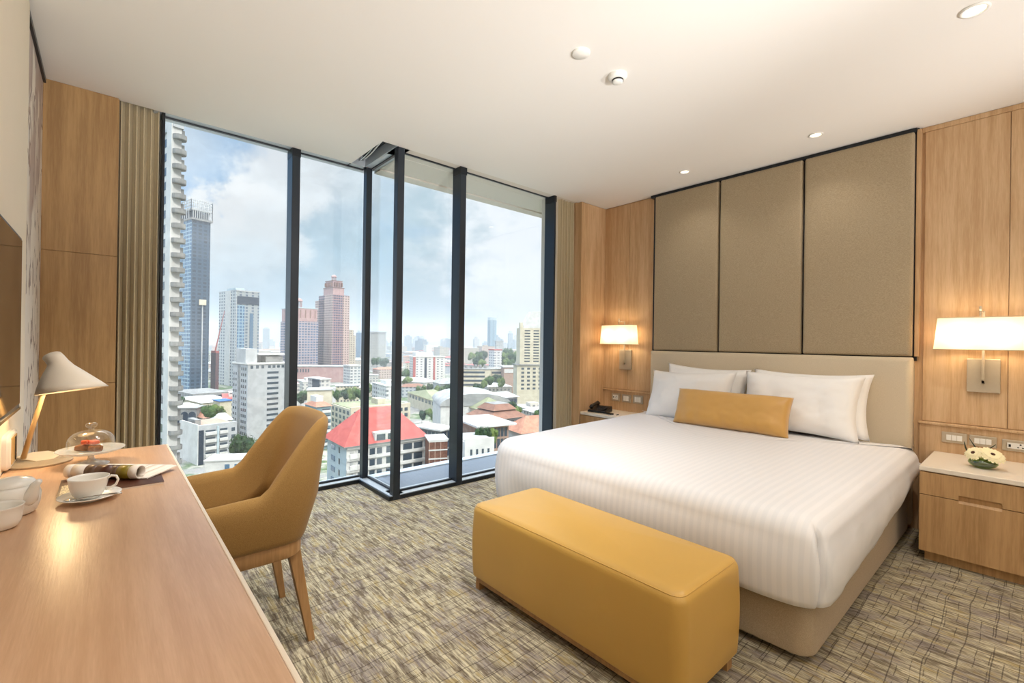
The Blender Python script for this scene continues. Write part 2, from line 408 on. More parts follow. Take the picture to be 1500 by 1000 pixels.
struct('wall_window_right', MB().box(3.80, XR, 3.225, 3.3, 0, CZ-.004).box(3.80, XR, 3.299, 3.62, 0, 3.0), OAK, bevel=.002)
struct('wall_recess_right', MB().box(3.47, 3.9, 3.44, 3.5, -.1, 3.0).box(3.46, 3.9, 3.29, 3.5, 2.86, 3.0), WHITEW)
struct('baseboard_left', MB().box(XL+.018, XL+.03, YB, 3.86, 0, .08), OAK)

# ------------------------------------------------------------------ windows
w1 = struct_root('window_1')
MB().box(.28, 1.70, 3.985, 3.991, .035, 2.763).build('pane', GLASS, w1)
MB().box(.266, .282, 3.90, 4.03, 0, 2.86).build('jamb', BLACKM, w1, bevel=.002)
MB().box(1.088, 1.149, 3.90, 4.035, 0, 2.764).build('mullion', DKMET, w1, bevel=.003)
MB().box(1.086, 1.151, 3.898, 4.03, 2.70, 2.766).build('mullion_cap', BLACKM, w1)
MB().box(.28, 1.70, 3.912, 4.06, 0, .035).build('sill', ALU, w1, bevel=.003)
MB().box(.28, 1.668, 3.90, 3.912, 0, .03).build('sill_edge', BLACKM, w1)
MB().box(.28, 1.70, 3.965, 3.985, .03, .05).box(.28, 1.70, 3.965, 3.985, 2.757, 2.766).build('gasket', BLACKM, w1)
MB().box(.22, 1.78, 3.90, 4.06, 2.766, 2.9).build('head', ALU, w1)
w2 = struct_root('window_2')
MB().box(1.762, 1.768, 3.37, 3.95, .035, 2.763).build('pane', GLASS, w2)
MB().box(1.70, 1.752, 3.90, 3.965, 0, 2.80).build('mullion', DKMET, w2, bevel=.003)
MB().box(1.677, 1.80, 3.32, 3.92, 0, .035).build('sill', ALU, w2, bevel=.003)
MB().box(1.665, 1.677, 3.312, 3.912, 0, .03).build('sill_edge', BLACKM, w2)
MB().box(1.742, 1.762, 3.37, 3.90, .03, .05).box(1.742, 1.762, 3.37, 3.90, 2.755, 2.766).build('gasket', BLACKM, w2)
MB().box(1.685, 1.80, 3.305, 3.95, 2.766, 2.9).build('head', ALU, w2)
w3 = struct_root('window_3')
MB().box(1.755, 3.46, 3.400, 3.406, .035, 2.763).build('pane', GLASS, w3)
MB().box(1.695, 1.752, 3.307, 3.372, 0, 2.80).build('mullion', DKMET, w3, bevel=.003)
MB().box(2.287, 2.348, 3.307, 3.43, 0, 2.80).build('mullion', DKMET, w3, bevel=.003)
MB().box(2.284, 2.351, 3.303, 3.42, 2.70, 2.768).build('mullion_cap', BLACKM, w3)
MB().box(3.447, 3.47, 3.29, 3.43, 0, 2.80).build('jamb', DKMET, w3, bevel=.003)
MB().box(3.444, 3.473, 3.287, 3.42, 2.70, 2.768).build('jamb_cap', BLACKM, w3)
MB().box(1.70, 3.47, 3.322, 3.47, 0, .035).build('sill', ALU, w3, bevel=.003)
MB().box(1.665, 3.47, 3.31, 3.322, 0, .03).build('sill_edge', BLACKM, w3)
MB().box(1.755, 3.447, 3.38, 3.40, .03, .05).box(1.755, 3.447, 3.382, 3.40, 2.757, 2.766).build('gasket', BLACKM, w3)
MB().box(1.69, 3.80, 3.29, 3.5, 2.766, 2.9).build('head', SOFF, w3)
# recessed curtain track beside the glass return
t = struct_root('trim_7')
MB().box(1.555, 1.69, 3.30, 3.96, 2.85, 2.9).box(1.552, 1.562, 3.30, 3.96, 2.766, 2.9).build('recess', BLACKM, t)
for k, x in enumerate((1.595, 1.625)):
    pts = [(x + .03*math.sin(q*PI*.9-1.2) , 3.32+.56*q, 2.80+.01*k) for q in [i/14 for i in range(15)]]
    MB().tube(pts, .006, 8).build('rail', STEEL if k == 0 else CERAM, t, smooth=True)
# outside: ledge and the soffit over it
lg = struct_root('balcony_ledge')
MB().box(1.77, 4.6, 3.47, 3.95, -.14, -.002).build('ledge_floor', LEDGE, lg)
MB().box(1.77, 4.6, 3.95, 4.05, -.6, .012).build('ledge_kerb', LEDGW, lg, bevel=.004)
sf = struct_root('roof_soffit')
MB().box(1.80, 4.6, 3.50, 3.84, 2.763, 2.86).build('soffit_board', SOFF, sf)
MB().box(1.80, 4.6, 3.845, 3.97, 2.750, 2.90).build('soffit_fascia', SOFF, sf, bevel=.003)

# ------------------------------------------------------------------ curtains
def curtain(name, mat, label, pts, z0, z1, folds, amp, loc, seed, flare=.4):
    random.seed(seed); n = folds*14; zs = [z0+(z1-z0)*k/24 for k in range(25)]
    (x0, y0), (x1, y1) = pts; d = Vector((x1-x0, y1-y0, 0)); L = d.length; d.normalize(); nr = Vector((-d.y, d.x, 0))
    ph = [random.uniform(.8, 1.2) for _ in range(folds+2)]; rows = []
    for z in zs:
        t = (z-z0)/(z1-z0); row = []
        for i in range(n+1):
            s = i/n; k = min(int(s*folds), folds-1)
            a = amp*(ph[k]*(1-s*folds+k)+ph[k+1]*(s*folds-k))*(1+flare*(1-t)*.4 - .25*t)
            w = math.sin(s*folds*2*PI)
            o = a*w + .006*math.sin(9*s+5*t+seed)
            along = s*L + .3*amp*math.sin(s*folds*4*PI)*.5
            row.append(Vector((x0, y0, z)) + d*along + nr*o)
        rows.append(row)
    mb = MB(); V = [p for r in rows for p in r]; W = n+1
    mb.add(V, [(k*W+i, k*W+i+1, (k+1)*W+i+1, (k+1)*W+i) for k in range(24) for i in range(n)])
    o = mb.build(name, mat, smooth=True); so = o.modifiers.new('thickness', 'SOLIDIFY'); so.thickness = .003
    origin(o, loc); return tag(o, label, 'curtain')
curtain('curtain', CURT, 'tan floor-length curtain gathered between the oak pier and the window, left side', ((-.01, 3.955), (.258, 3.955)), .01, 2.87, 7, .036, (.1, 3.965, .01), 3)
curtain('curtain', CURT, 'tan floor-length curtain gathered beside the bed wall, right end of the window', ((3.565, 3.36), (3.797, 3.36)), .01, 2.85, 5, .034, (3.67, 3.36, .01), 5)
curtain('sheer_curtain', SHEER, 'pale sheer curtain edge between the last window post and the tan curtain', ((3.475, 3.365), (3.56, 3.355)), .01, 2.85, 2, .028, (3.5, 3.36, .01), 9)

# ------------------------------------------------------------------ bed
bed = thing('bed', 'king-size bed with beige upholstered base and pale headboard', 'bed', (3.1, 1.56, 0))
soft_box(MB(), 2.045, 4.10, .565, 2.50, .035, .36, .07, .02).build('bed_base', BASEF, bed, smooth=True)
for x in (2.2, 3.9):
    for y in (.75, 2.32): MB().lathe([(.03, 0), (.035, .04)], 16, 0, (x, y, 0), cap0=True, cap1=True).build('leg', BLACKP, bed)
soft_box(MB(), 2.06, 4.10, .60, 2.47, .36, .55, .08, .05, .01).build('mattress', LINEN, bed, smooth=True)
# headboard: soft slab standing on the floor
def slab(mb, x0, x1, y0, y1, z0, z1, r, mi=0, puff=0.0, ny=10, nz=10):
    """padded slab facing -X: back at x1, front at x0 with rounded edges"""
    rings = [[Vector((x1, y, z)) for y, z in rrect(y0, y1, z0, z1, .012, 5, 0)]]
    for k in range(6):
        a = .5*PI*k/5; rings.append([Vector((x0+r*(1-math.sin(a)), y, z)) for y, z in rrect(y0, y1, z0, z1, .012, 5, r*(1-math.cos(a)))])
    c = Vector((x0, (y0+y1)/2, (z0+z1)/2)); last = rings[-1]
    for s in (.85, .6, .3, .08): rings.append([Vector((x0-puff*(1-s*s), c.y+(p.y-c.y)*s, c.z+(p.z-c.z)*s)) for p in last])
    mb.loft(rings, mi); return mb
slab(MB(), 4.10, XR-.002, .564, 2.574, .04, 1.183, .035, puff=.01).build('headboard', HEADB, bed, smooth=True)

def bedspread():
    X0, X1, Y0 = 1.985, 4.098, .515
    n = 26; per = []
    def yl(x): return 2.50 + (x-X0)/(X1-X0)*.12
    pr = rrect(X0, X1, Y0, 2.56, (.13, .03, .03, .17), n)
    # densify the straight sides
    P = []
    for i in range(len(pr)):
        a = Vector(pr[i]); b = Vector(pr[(i+1) % len(pr)]); k = max(1, int((b-a).length/.035))
        for j in range(k): P.append(a.lerp(b, j/k))
    P = [Vector((p.x, Y0+(p.y-Y0)*(yl(p.x)-Y0)/(2.56-Y0))) for p in P]
    N = len(P); ZT = .588
    nor = []
    for i in range(N):
        t = (P[(i+1) % N]-P[i-1]).normalized(); nor.append(Vector((t.y, -t.x)))
    def hem(p): 
        tx = max(0, min(1, (p.x-2.1)/1.9))
        z = .25 + .14*tx*tx
        if p.y > 2.25: z = .19 + .06*tx
        return z + .008*math.sin(p.x*9+p.y*7)
    prof = [(.018, 0), (.006, .015), (0, .08), (-.012, .25), (-.014, .42), (-.006, .58)]
    rings = []
    # the folded corner at the foot, near side
    ic = min(range(N), key=lambda i: (P[i]-Vector((2.035, .525))).length)
    def groove(i, t):
        d = (P[i]-P[ic]).length; side = 1 if (i-ic) % N < N/2 else -1
        w = .010 + .006*t
        g = -.030*math.exp(-(d/w)**2)
        if side < 0: g += .016*math.exp(-((d-.03)/.028)**2)
        return g
    def wob(p, z): return .006*noise.noise(Vector((p.x*5, p.y*5, z*2.5))) + .003*noise.noise(Vector((p.x*16, p.y*16, z*3)))
    RT_ = .10; zs = ZT-RT_
    for ins, t in prof:
        rings.append([Vector((*(P[i]+nor[i]*(-ins + groove(i, t)*(1 if t > .05 else .3) + wob(P[i], t))), hem(P[i])+(zs-hem(P[i]))*t/.62*1.0)) for i in range(N)])
    for k in range(8):
        a = .5*PI*k/7
        ins = RT_*(1-math.cos(a)); z = zs+RT_*math.sin(a)
        fade = max(0, 1-k/4)
        rings.append([Vector((*(P[i]-nor[i]*(ins - groove(i, .6)*fade - .5*wob(P[i], .8))), z+.4*wob(P[i], 3))) for i in range(N)])
    last = rings[-1]; c = Vector((3.1, 1.54))
    for s in (.96, .9, .82, .72, .6, .48, .36, .24, .12, .04):
        rings.append([Vector((c.x+(p.x-c.x)*s, c.y+(p.y-c.y)*s, ZT+.022*(1-s**3)+.5*wob(Vector((c.x+(p.x-c.x)*s, c.y+(p.y-c.y)*s)), 3))) for p in last])
    mb = MB(); mb.loft(rings, 0, False, True)
    o = mb.build('bedspread', DUVET, smooth=True)
    origin(o, (3.1, 1.54, .59)); return tag(o, 'white satin-striped bedspread draped over the bed with a folded foot corner', 'bedspread')
bedspread()

def pillow(name, w, h, th, mat, M, label, cat, group=None, seed=1, wr=.013, pinch=.085, pw=.5, n=30, gather=0):
    mb = MB(); V = []; idx = {}
    for sgn in (1, -1):
        for i in range(n+1):
            for j in range(n+1):
                u = 2*i/n-1; v = 2*j/n-1
                e = i in (0, n) or j in (0, n)
                if e and sgn < 0: idx[(sgn, i, j)] = idx[(1, i, j)]; continue
                x = w/2*u*(1-pinch*(1-v*v)); y = h/2*v*(1-pinch*1.3*(1-u*u))
                t = th/2*max(0, (1-u**4)*(1-v**4))**pw
                q = Vector((x*7+seed, y*7, sgn*2))
                d = wr*(noise.noise(q*1.3)+.6*noise.noise(q*3.1)) * (0 if e else 1)
                if gather: d += gather*math.sin(u*26+2*noise.noise(q))*max(0, -v-.15)*(1-abs(v)**6)
                idx[(sgn, i, j)] = len(V); V.append(M @ Vector((x, y, sgn*(t+(d if not e else 0)))))
        for i in range(n):
            for j in range(n):
                f = (idx[(sgn,i,j)], idx[(sgn,i+1,j)], idx[(sgn,i+1,j+1)], idx[(sgn,i,j+1)])
                mb.f.append(f if sgn > 0 else f[::-1]); mb.mi.append(0)
    mb.v = [tuple(p) for p in V]
    o = mb.build(name, mat, smooth=True)
    origin(o, M @ Vector((0, -h/2, 0))); return tag(o, label, cat, group)
def lean(x, y, z, h, tilt, yaw=0, roll=0):
    """frame of something leaning back against +X: local x along -Y (to the viewer's right), local y up, local z towards the foot"""
    R = Matrix(((0, 0, -1), (-1, 0, 0), (0, 1, 0))).to_4x4()
    M = Matrix.Translation((x, y, z)) @ Matrix.Rotation(yaw, 4, 'Z') @ R @ Matrix.Rotation(-tilt, 4, 'X') @ Matrix.Rotation(roll, 4, 'Z') @ Matrix.Translation((0, h/2, 0))
    return M
RAD = math.radians
pillow('pillow', .80, .47, .19, LINEN, lean(3.80, 1.185, .60, .47, RAD(20)), 'white pillow in front on the near side, right of the gold cushion', 'pillow', None, 2)
pillow('pillow', .80, .47, .17, LINEN, lean(3.95, 1.155, .60, .47, RAD(13), 0, 0), 'white pillow standing behind the near-side front pillow, against the headboard', 'pillow', None, 5)
pillow('pillow', .80, .47, .19, LINEN, lean(3.78, 2.03, .575, .47, RAD(20), RAD(-3), RAD(2)), 'white pillow in front on the window side, behind the left end of the gold cushion', 'pillow', None, 8)
pillow('pillow', .76, .47, .17, LINEN, lean(3.95, 1.97, .60, .47, RAD(12), 0, RAD(-2)), 'white pillow standing behind the window-side front pillow, against the headboard', 'pillow', None, 11)
pillow('cushion', .86, .30, .17, SATIN, lean(3.56, 1.57, .602, .30, RAD(22), RAD(2), 0), 'long gold satin cushion lying in front of the white pillows', 'cushion', None, 14, .006, .03, .40, 48, .007)

# ------------------------------------------------------------------ upholstered wall panels
for y0, y1, lb in ((1.912, 2.565, 'tall taupe fabric wall panel above the window-side end of the headboard'), (1.242, 1.905, 'tall taupe fabric wall panel in the middle above the headboard'), (.566, 1.235, 'tall taupe fabric wall panel above the near end of the headboard')):
    o = slab(MB(), XR-.085, XR-.012, y0+.004, y1-.004, 1.19, CZ-.03, .022, puff=.006).build('wall_panel', PANELF, smooth=True)
    origin(o, (XR-.05, (y0+y1)/2, 1.19)); tag(o, lb, 'wall panel', 'upholstered panels above the headboard')

# ------------------------------------------------------------------ bench
bn = thing('bench', 'mustard leather bench on a low oak plinth at the foot of the bed', 'bench', (1.63, 1.32, 0))
soft_box(MB(), 1.40, 1.865, .748, 1.90, .072, .432, .05, .04, .014, bulge=.006, rb=.008).build('bench_seat', BENCH, bn, smooth=True)
def piping(x0, x1, y0, y1, z, r, ins):
    p = [(x, y, z) for x, y in rrect(x0, x1, y0, y1, r, 8, ins)]
    return p + [p[0]]
MB().tube(piping(1.40, 1.865, .748, 1.90, .420, .05, .012), .0022, 6, cap=False).build('piping', BENCH, bn, smooth=True)
MB().box(1.425, 1.84, .775, 1.875, .035, .075).build('plinth', OAKL, bn, bevel=.003)
for x in (1.425, 1.80):
    for y in (.775, 1.845): MB().box(x, x+.04, y, y+.03, 0, .036).build('foot', OAKL, bn)

# ------------------------------------------------------------------ nightstands
def nightstand(x0, y0, y1, h, label, group):
    t = thing('nightstand', label, 'nightstand', ((x0+XR)/2, (y0+y1)/2, 0), group)
    xb = XR-.014; g = .004; yc = (y0+y1)/2
    MB().box(x0+.02, xb, y0+.002, y1-.002, .06, h-.03).build('carcass', OAKN, t, bevel=.002)
    MB().box(x0+.05, xb, y0+.02, y1-.02, 0, .06).build('plinth', OAKN, t)
    zd = h*.70; hw = .085
    # drawer front with a cut-out finger pull along its lower edge; lower front with the bevelled grip
    d = MB(); d.box(x0, x0+.02, y0, yc-hw, zd+g, h-.034); d.box(x0, x0+.02, yc+hw, y1, zd+g, h-.034); d.box(x0, x0+.02, yc-hw, yc+hw, zd+.03, h-.034)
    df = d.build('drawer', OAKN, t); MB().box(x0+.012, x0+.022, yc-hw, yc+hw, zd-.004, zd+.03).build('finger_pull', OAKL, df)
    b = MB().box(x0, x0+.02, y0, y1, .062, zd-.014)
    b.prism([(0, 0), (.02, 0), (.02, .014), (.012, .014)], -(yc+hw), -(yc-hw), 0, Matrix(((1,0,0,x0), (0,0,-1,0), (0,1,0,zd-.014), (0,0,0,1))))
    b.box(x0, x0+.02, y0, yc-hw, zd-.014, zd); b.box(x0, x0+.02, yc+hw, y1, zd-.014, zd)
    b.build('door', OAKN, t)
    MB().box(x0-.004, xb, y0-.003, y1+.003, h-.028, h).build('top', QUARTZ, t, bevel=.004)
    return t
NXR, NHR = 3.62, .557
nightstand(NXR, -.047, .455, NHR, 'oak nightstand with white top holding the flower vase, near side of the bed', 'oak nightstands')
NXL, NHL = 3.78, .526
nightstand(NXL, 2.66, 3.19, NHL, 'oak nightstand with white top holding the telephone, window side of the bed', 'oak nightstands')

# ------------------------------------------------------------------ wall lamps
def wall_lamp(y, ys, label):
    t = thing('wall_lamp', label, 'lamp', (XR-.012, y, .97), 'bedside wall lamps')
    MB().box(XR-.034, XR-.012, y-.075, y+.075, .972, 1.185).build('backplate', NICKEL, t, bevel=.003)
    x = XR-.05
    MB().box(x-.006, x+.006, y-.006, y+.006, 1.03, 1.49).box(x-.006, XR-.03, y-.006, y+.006, 1.03, 1.05).build('stem', NICKEL, t, bevel=.001)
    xs = XR-.125
    MB().tube([(x, y, 1.485), (xs, ys, 1.485)], .004, 8).tube([(xs, ys, 1.488), (xs, ys, 1.41)], .005, 10).build('arm', NICKEL, t, smooth=True)
    MB().lathe([(0, .03), (.006, .028), (.008, .015), (.005, 0), (0, 0)], 14, 0, (xs, ys, 1.487)).build('finial', NICKEL, t, smooth=True)
    # oblong tapering cloth shade, open above and below
    def ring(w, d, z): 
        out = []
        for k in range(48):
            a = 2*PI*k/48; c, s = math.cos(a), math.sin(a); e = .42
            out.append(Vector((xs + d*math.copysign(abs(c)**e, c), ys + w*math.copysign(abs(s)**e, s), z)))
        return out
    z0, z1 = 1.243, 1.445
    sh = MB().loft([ring(.215-.018*q, .078-.008*q, z0+(z1-z0)*q) for q in (0, .25, .5, .75, 1)], 0, False, False).build('lamp_shade', SHADE, t, smooth=True)
    MB().tube(ring(.2155, .0785, z0) + ring(.2155, .0785, z0)[:1], .003, 6, cap=False).build('trim_ring', NICKEL, sh, smooth=True)
    MB().tube(ring(.1975, .0705, z1) + ring(.1975, .0705, z1)[:1], .003, 6, cap=False).build('trim_ring', NICKEL, sh, smooth=True)
    MB().lathe([(0, .035), (.022, .025), (.028, 0), (.02, -.025), (.012, -.04), (.012, -.07)], 16, 0, (xs, ys, 1.36)).build('bulb', CERAM, t, smooth=True)
    for dy in (-.09, .09): light('bulb_light', 'POINT', (xs-.005, ys+dy, 1.335), LAMP_W, (1, .78, .50), .035)
LAMP_W = 1.9
wall_lamp(2.925, 2.945, 'lit wall lamp with oblong cream shade, above the telephone nightstand')
wall_lamp(.228, .238, 'lit wall lamp with oblong cream shade, above the flower vase')

# ------------------------------------------------------------------ switch and socket plates
def plate(y0, y1, z0, z1, kind, label):
    t = thing('socket_plate' if kind == 'socket' else 'switch_plate', label, 'socket' if kind == 'socket' else 'switch', (XR-.012, (y0+y1)/2, (z0+z1)/2), 'bedside switch and socket plates')
    MB().box(XR-.022, XR-.012, y0, y1, z0, z1).build('plate_frame', NICKEL, t, bevel=.003)
    yi0, yi1, zi0, zi1 = y0+.022, y1-.022, z0+.017, z1-.017
    if kind == 'socket':
        f = MB().box(XR-.026, XR-.020, yi0, yi1, zi0, zi1).build('socket_face', PLASTW, t, bevel=.001)
        w = (yi1-yi0); c = (yi0+yi1)/2; zc = (zi0+zi1)/2
        MB().box(XR-.0275, XR-.024, c-.008-w*.12, c+.0-w*.12, zc+.006, zc+.014).box(XR-.0275, XR-.024, c-.018-w*.12, c-.010-w*.12, zc-.010, zc-.005).box(XR-.0275, XR-.024, c+.002-w*.12, c+.010-w*.12, zc-.010, zc-.005).build('pin_slots', BLACKP, f)
        MB().box(XR-.028, XR-.024, yi1-.016, yi1-.006, zc-.008, zc+.008).build('rocker', BLACKP, f, bevel=.001)
    else:
        k = 3 if kind == 'three' else 2; w = (yi1-yi0)/k
        for i in range(k): MB().box(XR-.027, XR-.020, yi0+w*i+.001, yi0+w*(i+1)-.001, zi0, zi1).build('rocker', PLASTW, t, bevel=.0015)
plate(2.995, 3.105, .622, .706, 'socket', 'steel-framed white socket plate, leftmost of three above the telephone nightstand')
plate(2.855, 2.968, .620, .704, 'two', 'steel-framed white switch plate between socket and the plate nearest the headboard')
plate(2.708, 2.828, .620, .708, 'three', 'steel-framed white switch plate beside the window-side headboard edge')
plate(.298, .42, .626, .695, 'three', 'steel-framed three-rocker switch plate beside the near edge of the headboard')
plate(.165, .288, .626, .694, 'three', 'steel-framed three-rocker switch plate right behind the flowers')
plate(.015, .143, .622, .690, 'socket', 'steel-framed white socket plate right of the flowers, above the near nightstand')

# ------------------------------------------------------------------ things on the nightstands
ph = thing('telephone', 'black desk telephone on the window-side nightstand', 'telephone', (3.95, 3.06, NHL))
Mp = Matrix.Translation((3.93, 3.05, NHL)) @ Matrix.Rotation(RAD(12), 4, 'Z')
b = MB()
b.loft([[Mp @ Vector(p) for p in ((-.09, -.10, z0), (.09, -.10, z1), (.09, .10, z1), (-.09, .10, z0))] for z0, z1 in ((.002, .002), (.022, .06))])
b.build('telephone_body', BLACKP, ph, bevel=.006)
kb = MB()
for i in range(4):
    for j in range(3): kb.box(-.06+i*.024, -.044+i*.024, -.075+j*.026, -.055+j*.026, .036+.0045*i, .043+.005*i, 0, Mp)
kb.build('keypad', GREYG, ph)
MB().tube([Mp @ Vector(p) for p in ((-.085, .062, .050), (-.07, .062, .064), (0, .062, .076), (.07, .062, .086), (.088, .062, .074))], [.022, .02, .016, .02, .022], 12).build('handset', BLACKP, ph, smooth=True)
rc = MB().box(-.075, .075, -.02, .02, 0, .014).build('remote_control', BLACKP, bevel=.004)
rc.location = (3.87, 2.90, NHL+.004); rc.rotation_euler = (0, 0, RAD(70)); tag(rc, 'slim black remote control lying beside the telephone', 'remote control')
npd = MB().box(-.06, .06, -.075, .075, 0, .004).build('notepad', PAPER); npd.location = (3.90, 2.79, NHL); npd.rotation_euler = (0, 0, RAD(8)); tag(npd, 'small white notepad on the window-side nightstand next to the bed', 'notepad')
pen = MB().tube([(0, 0, .005), (.05, .012, .005), (.054, .013, .005)], [.005, .005, .002], 10).build('pen', BLACKP, smooth=True); pen.location = (3.85, 2.78, NHL+.004); tag(pen, 'short black pen lying on the white notepad', 'pen')
# vase with two gerberas
vc = Vector((3.845, .206, NHR))
vs = thing('flower_vase', 'squat green glass vase on the near nightstand', 'vase', vc)
MB().lathe([(.012, .001), (.035, .002), (.055, .014), (.064, .028), (.058, .045), (.040, .057), (.034, .060), (.036, .058), (.055, .044), (.060, .028), (.050, .014), (.012, .005)], 36, 0, vc, cap0=True, cap1=True).build('vase_body', VASEG, vs, smooth=True)
MB().lathe([(.010, .006), (.044, .012), (.055, .026), (.053, .030), (.01, .031)], 30, 0, vc, cap0=True, cap1=True).build('water', WATER, vs, smooth=True)
def gerbera(c, nrm, r, label, stem):
    t = thing('gerbera_flower', label, 'flower', c, 'cream gerberas in the green vase')
    n = Vector(nrm).normalized(); a = n.orthogonal().normalized(); bb = n.cross(a)
    mb = MB()
    for ring, (rr, k, lift) in enumerate(((r, 22, .0), (r*.86, 20, .006), (r*.62, 16, .011))):
        for i in range(k):
            th = 2*PI*(i+.5*ring)/k + random.uniform(-.05, .05); d = a*math.cos(th)+bb*math.sin(th); s = d.cross(n)
            w = r*.14; L = rr*random.uniform(.93, 1.05)
            pts = []
            for q, ww in ((.12, .35), (.5, 1), (.85, .9), (1, .3)):
                ctr = c + d*L*q + n*(lift + .010*math.sin(q*PI*.6) - .006*q*q)
                pts.append((ctr-s*w*ww, ctr+n*.0015, ctr+s*w*ww))
            V = [p for tr in pts for p in tr]
            mb.add(V, [(3*j+e, 3*j+e+1, 3*j+e+4, 3*j+e+3) for j in range(3) for e in (0, 1)])
    mb.build('petals', PETAL, t, smooth=True)
    M = Matrix.Translation(c) @ n.to_track_quat('Z', 'Y').to_matrix().to_4x4()
    MB().lathe([(.012, .006), (.011, .016), (.006, .020), (0, .021)], 16, 0, M=M).build('flower_eye', BROWN, t, smooth=True)
    MB().tube([c, c-n*.02, Vector(stem)], .003, 8).build('stem', LEAFD, t, smooth=True)
gerbera(vc+Vector((-.026, .034, .078)), (-.60, .28, .50), .044, 'smaller cream gerbera flower on the left of the vase', vc+Vector((.01, .0, .02)))
gerbera(vc+Vector((-.015, -.036, .078)), (-.40, -.26, .66), .062, 'larger cream gerbera flower on the right of the vase', vc+Vector((.0, .01, .02)))
lf = MB()
for p in (((.03, .04, .05), (.04, .03, .10), (.055, .062, .155)), ((.02, -.005, .05), (.03, -.015, .10), (.035, -.05, .14)), ((.02, .06, .06), (.03, .075, .10), (.03, .082, .135))):
    lf.tube([vc+Vector(q) for q in p], [.003, .004, .0015], 8)
tag(origin(lf.build('grass_sprig', LEAFD, smooth=True), vc+Vector((.03, .02, .05))), 'dark thin leaf sprig sticking up behind the two gerberas', 'leaf')

# ------------------------------------------------------------------ ceiling fittings
def downlight(c, r, label, k=1.0):
    t = thing('downlight', label, 'light', (c[0], c[1], CZ), 'recessed ceiling downlights')
    MB().lathe([(r, -.001), (r, -.006), (r*.80, -.008), (r*.72, -.002), (r*.72, -.001)], 32, 0, (c[0], c[1], CZ)).build('trim_ring', PLASTW, t, smooth=True)
    MB().lathe([(r*.72, -.002), (r*.3, -.0035), (0, -.004)], 24, 0, (c[0], c[1], CZ)).build('lamp_face', BULB, t, smooth=True)
    spot(c, k)
DOWN_W = 11
def spot(c, k=1.0):  # serves the fitted downlights and the added fill spots
    l = light('downlight_and_fill_beam', 'SPOT', (c[0], c[1], CZ-.02), DOWN_W*k*4, (1, .93, .84), .04, spot_size=RAD(125), spot_blend=.8); return l
downlight((2.896, .199), .052, 'large lit recessed downlight near the upper right ceiling corner')
downlight((3.792, 1.06), .045, 'small lit recessed downlight above the middle wall panel', .15)
downlight((3.783, 2.051), .045, 'small lit recessed downlight nearest the window above the bed wall', .15)
sd = thing('smoke_detector', 'white round smoke detector on the ceiling with a dark slotted chamber', 'smoke detector', (2.149, 1.576, CZ))
MB().lathe([(.052, 0), (.052, -.014), (.048, -.022), (.034, -.028)], 32, 0, (2.149, 1.576, CZ), cap1=True).build('detector_base', PLASTW, sd, smooth=True)
MB().lathe([(.032, -.026), (.032, -.036)], 28, 0, (2.149, 1.576, CZ), cap1=True).build('slot_ring', BLACKP, sd)
MB().lathe([(.030, -.035), (.028, -.043), (.02, -.047), (0, -.048)], 28, 0, (2.149, 1.576, CZ)).build('detector_cap', PLASTW, sd, smooth=True)
sc_ = MB().lathe([(.046, -.0), (.046, -.008), (.042, -.012), (0, -.013)], 36, 0, (1.841, 1.584, CZ)).build('ceiling_cap', PLASTW, smooth=True)
tag(origin(sc_, (1.841, 1.584, CZ)), 'flat white round cover plate on the ceiling left of the smoke detector', 'cover plate')

# ------------------------------------------------------------------ television
tv = thing('television', 'black flat television on the wall above the desk, cut by the left edge', 'television', (-.26, 1.95, 1.29))
MB().box(-.272, -.244, 1.40, 2.53, .972, 1.615).build('tv_frame', BLACKP, tv, bevel=.003)
MB().box(-.246, -.2415, 1.412, 2.518, .995, 1.603).build('tv_screen', SCREEN, tv)
MB().box(-.2455, -.2405, 1.40, 2.53, .972, .982).build('tv_trim', STEEL, tv)

# ------------------------------------------------------------------ desk
dk = thing('desk', 'long oak desk with pale edge running along the left wall', 'desk', (0, 1.2, 0))
MB().box(-.276, .213, -.75, 2.69, .705, .75).build('desk_top', OAKD, dk, bevel=.002)
MB().box(.213, .222, -.75, 2.69, .703, .7502).build('edge_strip', LEDG, dk, bevel=.002)  # pale strip paints the white reflection along the desk edge
for y in (-.72, 2.62): MB().box(-.25, .19, y, y+.04, 0, .705).build('side_panel', OAKN, dk, bevel=.002)
MB().box(-.25, -.23, -.68, 2.62, .35, .705).build('back_panel', OAKN, dk)
DZ = .75

